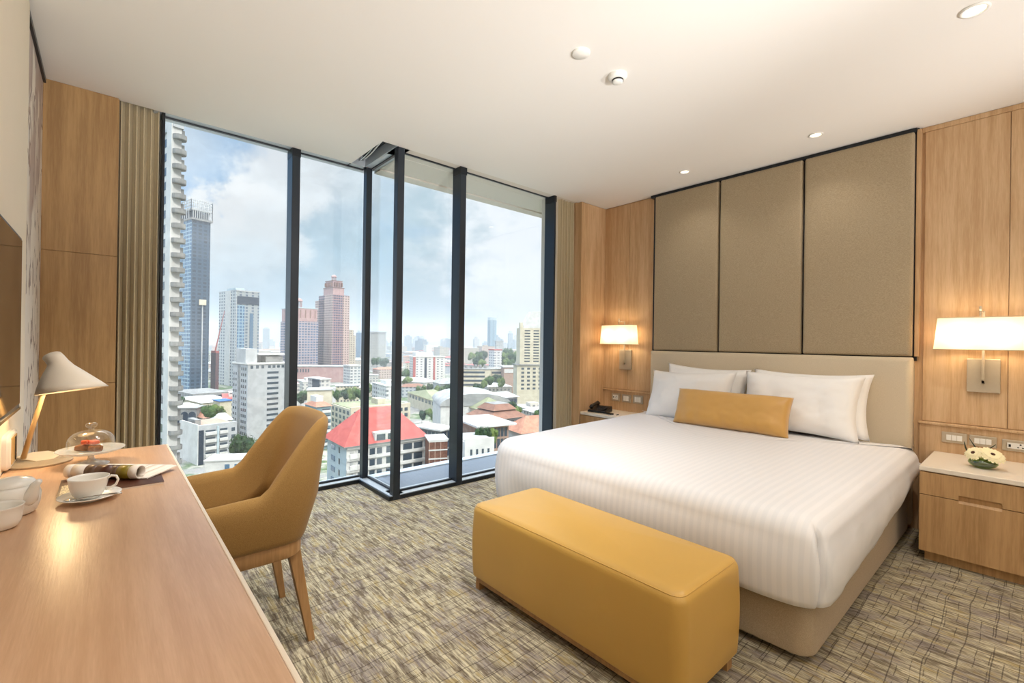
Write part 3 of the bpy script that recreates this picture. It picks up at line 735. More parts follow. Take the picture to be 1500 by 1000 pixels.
# ------------------------------------------------------------------ armchair
ch = thing('armchair', 'mustard upholstered tub armchair with oak legs at the desk', 'chair', (.42, 2.2, 0))
def chair_shell():
    CX, CY = .40, 2.2
    # plan of the outer face: arm ends at the front, rounded back
    pts = []
    W, B, FR = .272, .245, -.25
    for k in range(13): pts.append((FR+(.10-FR)*k/13, -W, 0.0))
    for k in range(29):
        a = -PI/2 + PI*k/28; c, s = math.cos(a), math.sin(a); e = .62
        pts.append((.10+(B-.10)*abs(c)**e*(1 if c >= 0 else -1), W*math.copysign(abs(s)**e, s), abs(c)**.8))
    for k in range(13): pts.append((.10-(.10-FR)*(k+1)/13, W, 0.0))
    n = len(pts); P = [Vector((p[0], p[1])) for p in pts]
    rings = []
    for i, (x, y, bk) in enumerate(pts):
        t = (P[min(i+1, n-1)]-P[max(i-1, 0)]).normalized(); nr = Vector((t.y, -t.x))      # outwards
        q = max(0, min(1, (x-.045)/.15)); q = q*q*(3-2*q)
        top = .632 + .018*(x-FR)/.35 + (.905-.65)*q + .012*bk
        zb = .445
        th = .052 - .010*q
        def pt(d, z):
            l = max(0, z-zb)/(.9-zb)
            out = nr*d + Vector((.088*l*q + .012*l*bk, 0)) + nr*.012*math.sin(min(1, l*1.4)*PI)
            s = 1 - .10*max(0, l-.45)*q
            return Vector((CX+x+out.x, CY+(y+out.y)*s, z))
        sec = [(-.004, zb), (0, zb+.02), (.004, zb+(top-zb)*.35), (.002, zb+(top-zb)*.65), (0, top-.035), (-.006, top-.014), (-.018, top-.002), (-th/2-.002, top+.003), (-th+.012, top-.003), (-th+.001, top-.016), (-th-.004, top-.04), (-th-.010, zb+(top-zb)*.6), (-th-.014, zb+(top-zb)*.3), (-th-.012, zb)]
        rings.append([pt(d, z) for d, z in sec])
    mb = MB(); mb.loft(rings); return mb
chair_shell().build('back_shell', CHAIRF, ch, smooth=True)
soft_box(MB(), .14, .575, 1.99, 2.41, .44, .50, .07, .03, .015).build('seat', CHAIRF, ch, smooth=True)
# bentwood rim under the shell
rm = MB(); rp = []
for k in range(9): rp.append((-.25+.35*k/8, -.262))
for k in range(25):
    a = -PI/2+PI*k/24; c, s = math.cos(a), math.sin(a); rp.append((.10+.132*abs(c)**.62, .262*math.copysign(abs(s)**.62, s)))
for k in range(9): rp.append((.10-.35*k/8, .262))
rm.loft([[Vector((.40+x*q, 2.2+y*q, z)) for x, y in rp] for q, z in ((.985, .385), (1.0, .39), (1.0, .438), (.985, .446))], 0, True, True)
rm.build('seat_rim', OAKL, ch, auto=40)
def leg(x0, y0, x1, y1, a0, a1):
    mb = MB(); mb.loft([[Vector((x1+sx*a1, y1+sy*a1, 0)) for sx, sy in ((-1,-1),(1,-1),(1,1),(-1,1))], [Vector((x0+sx*a0, y0+sy*a0, .40)) for sx, sy in ((-1,-1),(1,-1),(1,1),(-1,1))]]); return mb
for x0, y0, x1, y1 in ((.585, 2.02, .655, 1.99), (.585, 2.38, .655, 2.41), (.19, 2.0, .17, 1.985), (.19, 2.40, .17, 2.415)):
    leg(x0, y0, x1, y1, .024, .013).build('leg', OAKL, ch, bevel=.002)

# ------------------------------------------------------------------ desk lamp
dl = thing('desk_lamp', 'cream cone-shaded desk lamp with slanted stem at the window end of the desk', 'lamp', (-.2, 2.58, DZ))
LD = 1.79                                                   # distance of the lamp's plane along the view
def lp(px, py): return at(px, py, LD)
bc = Vector((-.195, 2.575, DZ))
def ell(c, a, b, z, n=36): return [c + RH*(a*math.cos(2*PI*k/n)) + VH*(b*math.sin(2*PI*k/n)) + Vector((0, 0, z)) for k in range(n)]
MB().loft([ell(bc, .098, .098, 0), ell(bc, .100, .100, .003), ell(bc, .100, .100, .007), ell(bc, .096, .096, .010)]).build('lamp_base', LAMPB, dl, auto=50)
wd = [bc+RH*x+VH*y for x, y in ((-.094, .0), (.0, -.01), (.03, .03), (.02, .075), (-.045, .084), (-.08, .05))]
tops = (.022, .012, .012, .022, .03, .03)
MB().loft([[p+Vector((0, 0, .009)) for p in wd], [p+Vector((0, 0, h)) for p, h in zip(wd, tops)]]).build('lamp_foot_block', LAMPW, dl, bevel=.003)
s0 = lp(34, 671); s1 = lp(74, 541)
MB().tube([s0, s1], [.0085, .0075], 14).build('lamp_stem', BRASSY, dl, smooth=True)
def shade_ring(pl, pr, n=40):
    a, b = lp(*pl), lp(*pr); c = (a+b)/2; e = (b-a)/2; r = e.length
    return [c + e*math.cos(2*PI*k/n) + VH*r*math.sin(2*PI*k/n) for k in range(n)]
secs = [((67.5, 577.5), (146, 566)), ((68.3, 568), (137, 559)), ((69.5, 558), (126, 551)), ((71.5, 548), (114, 542)), ((74, 540), (103, 534)), ((74.5, 535.5), (96, 527)), ((71, 531), (89.5, 519.5)), ((67.3, 527), (84.5, 514.8))]
sh = MB().loft([shade_ring(*q) for q in secs], 0, False, False).build('lamp_shade', LAMPW, dl, smooth=True)
so = sh.modifiers.new('thickness', 'SOLIDIFY'); so.thickness = .0016; so.offset = 0
rr = shade_ring(*secs[-1]); cc = sum(rr, Vector())/len(rr); nn = (cc - sum(shade_ring(*secs[-2]), Vector())/len(rr)).normalized()
MB().loft([rr, [cc+(p-cc)*.93+nn*.003 for p in rr], [cc+(p-cc)*.4+nn*.004 for p in rr]], 0, False, True).build('shade_cap', LAMPW, dl, smooth=True)
jt = lp(73, 541); MB().tube([jt-VH*.012, jt+VH*.012], .006, 12).build('swivel_knob', LAMPW, dl, smooth=True)
bp = lp(92, 548); MB().lathe([(0, -.02), (.014, -.014), (.018, 0), (.013, .016), (.009, .03)], 16, 0, bp).build('bulb', BULB, dl, smooth=True)
light('desk_bulb_light', 'POINT', lp(98, 561), 2.6, (1, .72, .38), .025)

# ------------------------------------------------------------------ cake stand under a glass dome
kc = Vector((-.040, 2.43, DZ))
ks = thing('cake_stand', 'footed glass cake stand on the far end of the desk', 'cake stand', kc)
MB().lathe([(.056, .001), (.056, .004), (.03, .012), (.012, .020), (.009, .032), (.014, .044), (.03, .047)], 36, 0, kc, cap0=True).build('foot', PLATEG, ks, smooth=True)
MB().lathe([(.0, .047), (.05, .047), (.075, .049), (.092, .054), (.103, .062), (.102, .064), (.090, .057), (.073, .052), (.0, .0505)], 48, 0, kc).build('plate', PLATEG, ks, smooth=True)
cl = thing('glass_dome', 'clear glass dome with a round knob covering the cakes', 'glass dome', kc+Vector((0, 0, .0515)))
dome = [(.0715, .052), (.0715, .085)] + [(.0715*math.cos(a)**.8, .085+.052*math.sin(a)) for a in [PI/2*k/10 for k in range(1, 10)]] + [(0, .137)]
MB().lathe(dome, 48, 0, kc).build('dome', CLEAR, cl, smooth=True)
MB().lathe([(.008, .136), (.008, .142), (.016, .148), (.018, .156), (.013, .163), (0, .165)], 24, 0, kc).build('knob', CLEAR, cl, smooth=True)
def chunk(c, sx, sy, sz, rot, seed):
    bm = bmesh.new(); bmesh.ops.create_icosphere(bm, subdivisions=3, radius=1)
    M = Matrix.Translation(c) @ Matrix.Rotation(rot, 4, 'Z') @ Matrix.Diagonal((sx, sy, sz, 1))
    mb = MB(); V = []
    for v in bm.verts:
        p = v.co.copy(); q = max(abs(p.x), abs(p.y), abs(p.z)); p = p.lerp(p/q, .55)*.85; p *= 1+.12*noise.noise(v.co*2.2+Vector((seed, 0, 0))); V.append(M @ p)
    mb.add(V, [tuple(v.index for v in f.verts) for f in bm.faces]); bm.free(); return mb
KZ = kc.z+.0515
for dx, dy, sz, rot, lb in ((-.030, 0, .014, .3, 'brown cake slice on the left under the glass dome'), (.022, -.005, .014, -.4, 'brown cake slice on the right under the glass dome')):
    c = kc+RH*dx+VH*dy; o = chunk(Vector((c.x, c.y, KZ+sz*.98)), .030, .020, sz, rot-YAW, dx*50).build('cake_slice', CAKE, smooth=True); tag(origin(o, (c.x, c.y, KZ)), lb, 'cake', 'cakes under the dome')
for dx, dy, dz, s, lb in ((-.018, -.004, .036, .013, 'orange-red fruit on the left cake slice'), (.002, .004, .035, .012, 'orange-red fruit between the two cake slices'), (.020, -.004, .036, .012, 'orange-red fruit on the right cake slice')):
    c = kc+RH*dx+VH*dy; o = chunk(Vector((c.x, c.y, KZ+dz)), s*1.2, s, s*.8, dx*40, 3+dx*70).build('fruit_piece', BERRY, smooth=True); tag(origin(o, (c.x, c.y, KZ+dz-s*.7)), lb, 'fruit', 'fruit on the cakes')

# ------------------------------------------------------------------ tea things
def lathe_cup(c, prof, n=40): return MB().lathe(prof, n, 0, c)
sa = Vector((-.032, 1.905, DZ))
o = lathe_cup(sa, [(0, .004), (.022, .003), (.024, 0), (.028, .0), (.028, .005), (.05, .009), (.0745, .017), (.0742, .019), (.05, .0125), (.03, .008), (0, .007)]).build('saucer', CERAM, smooth=True)
tag(origin(o, sa), 'white china saucer under the coffee cup', 'saucer')
cu = thing('coffee_cup', 'white china coffee cup standing on the saucer', 'cup', sa+Vector((-.004, .004, .008)))
cc = sa+Vector((-.004, .004, .008))
lathe_cup(cc, [(0, .003), (.022, .002), (.024, 0), (.028, .001), (.036, .012), (.043, .032), (.0475, .058), (.0488, .063), (.0470, .063), (.0455, .056), (.041, .032), (.034, .014), (.024, .006), (0, .005)]).build('cup_body', CERAM, cu, smooth=True)
hd = (RH*.92 + VH*.35).normalized()
MB().tube([cc+hd*x+Vector((0, 0, z)) for x, z in ((.044, .054), (.056, .062), (.068, .060), (.073, .048), (.068, .034), (.056, .026), (.042, .022))], [.004, .0035, .0035, .0035, .0035, .0035, .004], 10).build('handle', CERAM, cu, smooth=True)
sd0 = sa - VH*.055 - RH*.03
sp_ = MB()
a0, a1 = sa-VH*.047-RH*.002+Vector((0,0,.0165)), sa+RH*.100-VH*.004+Vector((0,0,.024))
sp_.tube([a0.lerp(a1, k/10)+Vector((0,0,.003*math.sin(PI*k/10))) for k in range(11)], [.0022]*8+[.003, .0035, .003], 8)
dv = (a1-a0).normalized(); bowl = a0-dv*.014
Mb = Matrix.Translation(bowl) @ dv.to_track_quat('X', 'Z').to_matrix().to_4x4() @ Matrix.Diagonal((.019, .011, .0035, 1))
bm = bmesh.new(); bmesh.ops.create_uvsphere(bm, u_segments=16, v_segments=8, radius=1); sp_.add([Mb @ v.co for v in bm.verts], [tuple(v.index for v in f.verts) for f in bm.faces]); bm.free()
tag(origin(sp_.build('teaspoon', STEEL, smooth=True), a0), 'steel teaspoon resting on the saucer in front of the cup', 'spoon')
# teapot
tc = Vector((-.196, 1.885, DZ))
tp = thing('teapot', 'white china teapot with lid and short spout at the left edge', 'teapot', tc)
lathe_cup(tc, [(0, .002), (.040, .002), (.044, 0), (.052, .006), (.060, .03), (.062, .052), (.056, .074), (.050, .082), (.046, .081)], 44).build('teapot_body', CERAM, tp, smooth=True)
ld_ = lathe_cup(tc, [(.051, .0815), (.051, .086), (.044, .095), (.026, .101), (.008, .103), (0, .103)], 44).build('lid', CERAM, tp, smooth=True)
h2 = (RH*.97-VH*.05).normalized()
MB().tube([tc+h2*x+Vector((0,0,z)) for x, z in ((.040, .040), (.058, .050), (.066, .066), (.072, .084), (.085, .097))], [.022, .019, .014, .010, .007], 14).build('spout', CERAM, tp, smooth=True)
MB().tube([tc-h2*x+Vector((0,0,z)) for x, z in ((.050, .074), (.075, .080), (.088, .06), (.078, .032), (.056, .024))], .005, 10).build('handle', CERAM, tp, smooth=True)
mc = Vector((-.206, 1.765, DZ))
mk = thing('milk_cup', 'white china cup with a side handle standing before the teapot', 'cup', mc)
lathe_cup(mc, [(0, .003), (.028, .002), (.031, 0), (.038, .004), (.044, .018), (.046, .036), (.0475, .054), (.050, .058), (.0485, .059), (.045, .053), (.043, .036), (.040, .018), (.03, .007), (0, .006)], 44).build('cup_body', CERAM, mk, smooth=True)
h3 = (-RH*.6-VH*.8).normalized()
MB().tube([mc+h3*x+Vector((0,0,z)) for x, z in ((.043, .046), (.056, .047), (.062, .036), (.056, .022), (.043, .018))], .0045, 10).build('handle', CERAM, mk, smooth=True)
# magazines
mg = thing('magazine', 'closed brown-covered magazine lying flat under the rolled one', 'magazine', (.02, 2.08, DZ))
MB().box(-.108, .152, 1.968, 2.19, DZ, DZ+.006).build('pages', PAPER, mg)
MB().box(-.110, .154, 1.966, 2.192, DZ+.006, DZ+.0072).build('cover', MAGDK, mg)
MB().box(-.104, -.048, 1.969, 2.11, DZ+.0072, DZ+.0075).build('cover_lettering', LETT, mg)
rm_ = thing('magazine', 'glossy magazine rolled back on itself lying behind the coffee cup', 'magazine', (.0, 2.15, DZ+.008))
rc0 = Vector((.006, 2.125, DZ+.008)); rr = .0205; sec = []
for k in range(12): sec.append((.15*(1-k/11), .004+.006*(1-k/11)))
for k in range(1, 30):
    a = -PI/2 - 2*PI*.92*k/29; sec.append((rr*math.cos(a)*(1-.1*k/29), rr+.004+rr*math.sin(a)*(1-.1*k/29)))
wds = [(-.13, -.105, 0), (-.105, -.06, 0), (-.06, -.025, 1), (-.025, .03, 2), (.03, .05, 1), (.05, .09, 3), (.09, .118, 0)]
mb = MB()
for x0, x1, mi in wds:
    mb.loft([[rc0+RH*x+VH*v+Vector((0,0,z)) for v, z in sec] for x in (x0, x1)], mi, False, False, closed=False)
    # the flat tail stays paper
    for q in range(len(mb.mi)-(len(sec)-1), len(mb.mi)-(len(sec)-1)+11): mb.mi[q] = 0
    for q in range(len(mb.mi)-(len(sec)-1)+11, len(mb.mi)):
        k = q-(len(mb.mi)-(len(sec)-1))-11
        if k > 17 or k < 2: mb.mi[q] = 0
o = mb.build('cover', [PAPER, MAGBR, MAGDK, MAGGR], rm_, smooth=True); so = o.modifiers.new('thickness', 'SOLIDIFY'); so.thickness = .003
MB().loft([[rc0+RH*x+VH*v*.97+Vector((0,0,z*.9+.0005)) for v, z in sec[:12]] for x in (-.125, .14)], 0, False, False, closed=False).build('pages', PAPER, rm_).modifiers.new('thickness', 'SOLIDIFY').thickness = .004
# wall socket box behind the lamp foot
ws = thing('wall_socket', 'white rounded socket box with gold face on the left wall beside the lamp', 'socket', (-.276, 2.60, .76))
slb = MB(); 
rings = [[Vector((x, y, z)) for y, z in rrect(2.44, 2.66, .757, .885, .03, 6, i)] for x, i in ((-.278, 0), (-.266, 0), (-.259, .006), (-.257, .02))]
slb.loft(rings).build('socket_box', PLASTW, ws, auto=40)
g_ = MB().box(-.258, -.2548, 2.475, 2.60, .775, .872).build('gold_face', GOLDP, ws, bevel=.002)
MB().box(-.256, -.2535, 2.545, 2.575, .802, .866).build('display', BLACKP, g_)
MB().lathe([(.012, 0), (.012, .003), (0, .003)], 16, 0, M=Matrix.Translation((-.2556, 2.558, .79)) @ Matrix.Rotation(PI/2, 4, 'Y')).build('knob', BLACKP, g_)

# ------------------------------------------------------------------ the city outside
GZ = -48.0
gm, gnt, gp = base('city_ground', srgb(150,148,140), .9, 0, .1)
_pos = gnt.new('ShaderNodeNewGeometry').outputs['Position']
_a = gnt.noise(_pos, .02, 6, .65); _b = gnt.noise(_pos, .12, 4, .6)
_c = gnt.mix(gnt.sstep(_a, .46, .56), srgb(128,126,122), srgb(76,94,62)); _c = gnt.mix(gnt.math('MULTIPLY', gnt.sstep(_b, .5, .65), .7), _c, srgb(172,166,156))
gnt.l.new(_c, gp.inputs['Base Color'])
g = MB().box(-3500, 3500, -20, 3500, -1, 0); 
Mg = Matrix.Translation((0, 0, GZ)) @ Matrix.Rotation(-YAW, 4, 'Z')
g = MB().box(-4200, 4200, 20, 5200, -1, 0, 0, Mg); struct('ground', g, gm)

C_WHITE = dirty('render_white', srgb(240,238,232), srgb(224,222,216), .3)
C_GREYW = dirty('render_grey', srgb(206,208,208), srgb(188,190,190), .3)
C_BLUEW = dirty('render_pale_blue', srgb(206,222,226), srgb(190,208,214), .3)
C_CREAM = dirty('render_cream', srgb(236,226,200), srgb(220,208,180), .3)
C_CONC = dirty('concrete', srgb(168,168,164), srgb(140,140,138), .4)
C_PINK = dirty('pink_render', srgb(206,170,162), srgb(192,152,146), .2)
C_RED = dirty('red_roof', srgb(204,110,102), srgb(190,98,92), .6)
C_REDP = dirty('red_paint', srgb(200,112,104), srgb(186,100,94), .5)
C_BROWNR = dirty('brown_roof', srgb(158,118,98), srgb(136,100,84), .6)
C_TERRA = dirty('terracotta_roof', srgb(200,146,120), srgb(176,124,102), .6)
C_OLIVE = dirty('olive_roof', srgb(168,170,136), srgb(144,148,116), .15)
C_GREYR = dirty('grey_roof', srgb(190,190,186), srgb(160,162,160), .2)
C_WHITER = dirty('white_roof', srgb(240,238,234), srgb(220,218,214), .2)
C_BRICK = dirty('red_brick', srgb(142,100,82), srgb(118,80,66), 1.2)
C_NAVY = dirty('navy_board', srgb(52,66,82), srgb(44,56,70), .5)
C_WIN = plain('city_window', srgb(62,74,84), .15, 0, .6, .3, .4)
C_WINB = plain('blue_window', srgb(70,104,130), .12, 0, .6, .3, .4)
C_LEAF = [dirty('leaf_green', srgb(88,116,58), srgb(52,76,36), .5), dirty('leaf_dark', srgb(64,90,52), srgb(38,58,34), .5), dirty('leaf_pale', srgb(128,146,78), srgb(88,110,54), .5)]
C_TRUNK = dirty('bark', srgb(96,80,64), srgb(70,58,46), 2)
C_TILE = dirty('tiled_terrace', srgb(198,168,148), srgb(180,150,132), 1)

def zpx(px, py, D): return at(px, py, D).z
OCC = []                                                   # discs already built upon: x, y, radius
class Bld:
    """a box-shaped building: nearest upright edge seen at pc, its side faces running to pl and pr; ptop is where that edge ends"""
    def __init__(s, name, label, pc, pl, pr, ptop, D, phi, mat, depth=15, group=None, base_z=GZ, cat='building', roof=None, part='wall'):
        c = at(pc, ptop, D); ph = RAD(phi); x = c-EYE
        s.eR = RH*math.cos(ph)+VH*math.sin(ph); s.eL = -RH*math.sin(ph)+VH*math.cos(ph)
        def reach(px, e):
            if px is None: return depth
            q = at(px, ptop, D)-EYE; k = q.dot(RH)/q.dot(VH)
            den = e.dot(RH)-k*e.dot(VH)
            return (k*x.dot(VH)-x.dot(RH))/den
        s.a = reach(pr, s.eR); s.b = reach(pl, s.eL)
        s.p = Vector((c.x, c.y, 0)); s.z1 = c.z; s.z0 = base_z
        ctr = s.p+s.eR*s.a/2+s.eL*s.b/2
        s.t = thing(name, label, cat, (ctr.x, ctr.y, base_z), group)
        OCC.append((ctr.x, ctr.y, .5*math.hypot(s.a, s.b)))
        s.nwin = 0; s.rest = MB(); s.D = D
        MB().prism(s.plan(), s.z0, s.z1).build(part, mat, s.t)
        if roof: s.block('roof', roof, 0, 1, 0, 1, s.z1, s.z1+.5, .4)
    def plan(s, u0=0, u1=1, w0=0, w1=1, grow=0):
        g = grow; q = []
        for u, w, gu, gw in ((u0, w0, -g, -g), (u1, w0, g, -g), (u1, w1, g, g), (u0, w1, -g, g)):
            p = s.p+s.eR*(s.a*u+gu)+s.eL*(s.b*w+gw); q.append((p.x, p.y))
        return q
    def block(s, name, mat, u0, u1, w0, w1, z0, z1, grow=0):
        return MB().prism(s.plan(u0, u1, w0, w1, grow), z0, z1).build(name, mat, s.t)
    def windows(s, face, cols, rows, u0, u1, z0, z1, fw=.6, fh=.55, mat=None, name='window', off=.05, bal=None):
        """a grid of windows on the right ('R') or left ('L') face, each one a part; past 100 of them the rest is one part"""
        e, L, nrm = (s.eR, s.a, -s.eL) if face == 'R' else (s.eL, s.b, -s.eR)
        mat = mat or C_WIN; cw = (u1-u0)*L/cols; rh = (z1-z0)/rows
        key = (name, round(cw*fw, 2), round(rh*fh, 2), mat.name, face, id(s)); me = None
        for j in range(rows):
            for i in range(cols):
                c = s.p+e*(u0*L+cw*(i+.5))+nrm*off; z = z1-rh*(j+.5)
                if s.nwin < 98:
                    if me is None:
                        w, h = cw*fw/2, rh*fh/2; mb = MB()
                        mb.prism([(-w, -.02), (w, -.02), (w, off+.1), (-w, off+.1)], -h, h, 0)
                        if bal: mb.prism([(-w*1.1, -bal), (w*1.1, -bal), (w*1.1, off), (-w*1.1, off)], -h-.25, -h+.9, 1)
                        me = mb.mesh(name, [mat, C_WHITE])
                    o = bpy.data.objects.new(name, me); COL.objects.link(o); o.parent = s.t
                    o.location = Vector((c.x, c.y, z))-s.t.location
                    o.rotation_euler = (0, 0, math.atan2(-nrm.y, -nrm.x)-PI/2)
                    s.nwin += 1
                else:
                    w, h = cw*fw/2, rh*fh/2
                    M = Matrix.Translation((c.x, c.y, z)) @ Matrix.Rotation(math.atan2(-nrm.y, -nrm.x)-PI/2, 4, 'Z')
                    s.rest.prism([(-w, -.02), (w, -.02), (w, off+.1), (-w, off+.1)], -h, h, 0, M)
                    s.rmat = mat
    def strip(s, name, face, u0, u1, z0, z1, mat, off=.12):
        e, L, nrm = (s.eR, s.a, -s.eL) if face == 'R' else (s.eL, s.b, -s.eR)
        p = s.p+e*u0*L; q = s.p+e*u1*L
        MB().prism([((p+nrm*off).x, (p+nrm*off).y), ((q+nrm*off).x, (q+nrm*off).y), ((q-nrm*.05).x, (q-nrm*.05).y), ((p-nrm*.05).x, (p-nrm*.05).y)], z0, z1).build(name, mat, s.t)
    def done(s):
        if s.rest.v: s.rest.build('window', s.rmat, s.t, kind='stuff')
        return s
def hip(bl, z, h, over, mat, ridge=.45, name='roof', along='R'):
    """hipped roof over a Bld"""
    q = [Vector((*p, z)) for p in bl.plan(grow=over)]
    c = sum(q, Vector())/4; e, L = (bl.eR, bl.a) if along == 'R' else (bl.eL, bl.b)
    r0 = c-e*L*ridge/2+Vector((0,0,h)); r1 = c+e*L*ridge/2+Vector((0,0,h))
    V = q+[r0, r1]
    if along == 'R': fs = [(0,1,5,4), (2,3,4,5), (1,2,5), (3,0,4), (3,2,1,0)]
    else: fs = [(1,2,5,4), (3,0,4,5), (0,1,4), (2,3,5), (3,2,1,0)]
    MB().add(V, fs).build(name, mat, bl.t)

# --- tall white tower at the window's left edge
b = Bld('apartment_tower', 'tall white apartment tower with rounded balconies at the left edge of the window', 256, 196, 266.5, 186, 92, 52, C_WHITE); H = b.z1
b.block('penthouse', C_WHITE, .05, .8, .05, .5, H, H+4.2); b.block('roof', C_GREYW, 0, 1, 0, 1, H, H+.6, .3)
b.strip('pier', 'L', .0, .10, GZ, H+1.5, C_WHITE, .5)
for i in range(27):
    z = H-3.0-2.95*i
    if z < GZ+2: break
    for u in (.115, .3):
        pass
b.windows('L', 5, 28, .13, .97, H-28*2.95, H-.5, .74, .55, C_WIN)
bal = None
for i in range(28):
    z = H-2.4-2.95*i
    c = b.p+b.eR*b.a*.70-b.eL*.1
    if bal is None:
        bal = MB().lathe([(0, 0), (1.15, 0), (1.2, .2), (1.2, .95), (1.1, .95), (1.1, .25), (0, .25)], 14).mesh('balcony', C_CONC)
        bdr = MB().box(-.9, .9, -.1, .1, .2, 2.2).mesh('balcony_door', C_CONC)
    o = bpy.data.objects.new('balcony', bal); COL.objects.link(o); o.parent = b.t; o.location = Vector((c.x, c.y, z))-b.t.location
    o2 = bpy.data.objects.new('balcony_door', bdr); COL.objects.link(o2); o2.parent = o; o2.rotation_euler = (0, 0, math.atan2(b.eR.y, b.eR.x)); o2.location = b.eL*.25
b.done()

# --- dark glass tower
F_BLUE = facade('lattice_glass', srgb(160,190,206), srgb(40,84,120), 3.2, 3.3, .72, .68)
F_DARK = facade('dark_glass', srgb(62,88,110), srgb(26,46,64), 4.2, 3.3, .6, .6, .3)
b = Bld('glass_tower', 'tall dark blue glass tower with a lattice crown, right of the white tower', 281, 252, 308.5, 321, 400, 55, F_DARK)
b.strip('lattice_face', 'L', 0, 1, GZ, b.z1, F_BLUE, .4)
b.block('crown_slab', C_CONC, -.02, 1.02, -.02, 1.02, b.z1, b.z1+1.5, 1)
b.block('crown_wall', C_NAVY, .05, .97, .05, .97, b.z1+1.5, b.z1+9)
b.block('crown_band', C_GREYW, 0, 1, 0, 1, b.z1+8.4, b.z1+10.2, 1.0)
mb = MB(); Q = [Vector((*p, 0)) for p in b.plan(grow=1)]
for k in range(4):
    p, q = Q[k], Q[(k+1) % 4]
    for i in range(11):
        c = p.lerp(q, i/10); mb.box(c.x-.25, c.x+.25, c.y-.25, c.y+.25, b.z1+1, b.z1+17.5)
    for z in (b.z1+12, b.z1+14.6, b.z1+17): mb.tube([p+Vector((0,0,z)), q+Vector((0,0,z))], .3, 5)
mb.build('crown_lattice', C_GREYW, b.t)
c = b.p+b.eR*b.a*.6-b.eL*1.2
MB().box(c.x-2.6, c.x+2.6, c.y-1.5, c.y+1.5, zpx(300, 446, 400), zpx(300, 438, 400)).build('hoist_cabin', C_CREAM, b.t)
MB().box(c.x-.4, c.x+.4, c.y-.4, c.y+.4, GZ, zpx(300, 446, 400)).build('hoist_mast', C_GREYW, b.t)

# --- white tower with a dark cap
F_WB = facade('white_balconies', srgb(226,228,226), srgb(92,104,112), 5.5, 3.2, .5, .6)
F_GB = facade('grey_balconies', srgb(176,182,182), srgb(80,96,112), 6, 3.2, .35, .62)
b = Bld('white_tower', 'slim white residential tower with a dark top band beside the glass tower', 347, 322, 380, 426, 470, 54, F_GB)
b.strip('white_face', 'L', 0, 1, GZ, b.z1, F_WB, .4); b.strip('blank_pier', 'L', .32, .62, GZ, b.z1+1, C_WHITE, .8)
b.strip('blue_glazing', 'R', .03, .34, GZ, b.z1-14, F_BLUE, .4); b.strip('top_band', 'R', .02, .98, b.z1-13, b.z1-5, C_NAVY, .7); b.strip('blue_slot', 'R', .58, .72, GZ, b.z1-22, C_WINB, .5)
b.block('roof', C_GREYW, 0, 1, 0, 1, b.z1, b.z1+1.2, .5); b.block('rooftop_unit', C_BLUEW, .1, .5, .2, .7, b.z1, b.z1+4)
# site crane and red core beside it
t = thing('construction_crane', 'thin red lattice crane between the glass tower and the white tower', 'crane', (*at(316, 560, 440).xy, GZ))
p0 = at(312, 570, 440); p1 = at(315, 515, 440); p2 = at(329, 455, 440)
MB().tube([(p0.x, p0.y, GZ), (p1.x, p1.y, p1.z)], .9, 4).build('mast', C_REDP, t); MB().tube([p1, p2], [.8, .3], 4).build('jib', C_REDP, t)
b = Bld('building_core', 'half-built dark red concrete core at the foot of the white tower', 316, 309, 321, 517, 430, 54, dirty('rust_netting', srgb(120,78,76), srgb(88,66,68), .4)); b.block('top_frame', C_REDP, 0, 1, 0, 1, b.z1, b.z1+2)

# --- white office block behind the armchair
b = Bld('office_block', 'white mid-rise block with a column of dark window bands behind the armchair', 363, 341, 425, 534, 222, 52, C_GREYW); H = b.z1
b.windows('R', 1, 13, .44, .72, H-13*2.85, H-2.9, .96, .42, C_WIN, 'window_band')
b.windows('R', 3, 1, .03, .40, H-2.2, H-.3, .5, .8, C_WIN); b.windows('R', 5, 1, .44, .98, H-2.2, H-.3, .6, .7, C_WIN)
b.windows('L', 3, 13, .06, .44, H-13*2.85-.8, H-.8, .55, .5, C_WIN); b.windows('L', 2, 13, .68, .98, H-13*2.85-3.4, H-3.4, .5, .45, C_WIN)
b.strip('recess', 'L', .47, .64, GZ, H-.5, C_CONC, .08)
b.block('roof', C_WHITE, 0, 1, 0, 1, H, H+.7, .4); b.block('stair_tower', C_GREYW, .0, .26, .15, .8, H, zpx(360, 511, 222)); b.block('rooftop_frame', C_GREYW, .3, .95, .5, .56, H, H+4.6); b.block('rooftop_slab', C_WHITE, .3, 1.0, .15, .6, H+4.4, H+5)
b.block('rooftop_shed', C_CONC, .48, .9, .2, .5, H, H+3.8); b.done()
w0 = b.p+b.eR*b.a*.02
# --- low grey apartment block with balconies
b = Bld('apartment_block', 'low grey apartment block with blank white end wall and dark balconies, left of the armchair', 291, 264, 347, 627, 178, 53, C_GREYW, base_z=GZ); H = b.z1
b.strip('end_wall', 'L', 0, 1, GZ, H+1.3, C_WHITE, .3)
b.windows('R', 1, 5, .16, .44, H-15, H-.6, .9, .55, C_WIN, 'balcony', .05, 1.0); b.windows('R', 1, 5, .53, .75, H-15, H-.6, .9, .6, C_WIN, 'balcony', .05, .6)
b.windows('R', 1, 5, .82, .98, H-15, H-.6, .6, .5, C_WIN); b.strip('column', 'R', .46, .51, GZ, H, C_BLUEW, .5); b.strip('stair_bay', 'R', 0, .13, GZ, H-1, C_NAVY, .1)
b.block('roof', C_TILE, .02, .98, .02, .98, H, H+.25); b.block('parapet', C_GREYW, .0, 1, .0, .06, H, H+.9); b.block('rooftop_tank', C_CONC, .05, .2, .3, .7, H, H+2.4); b.done()
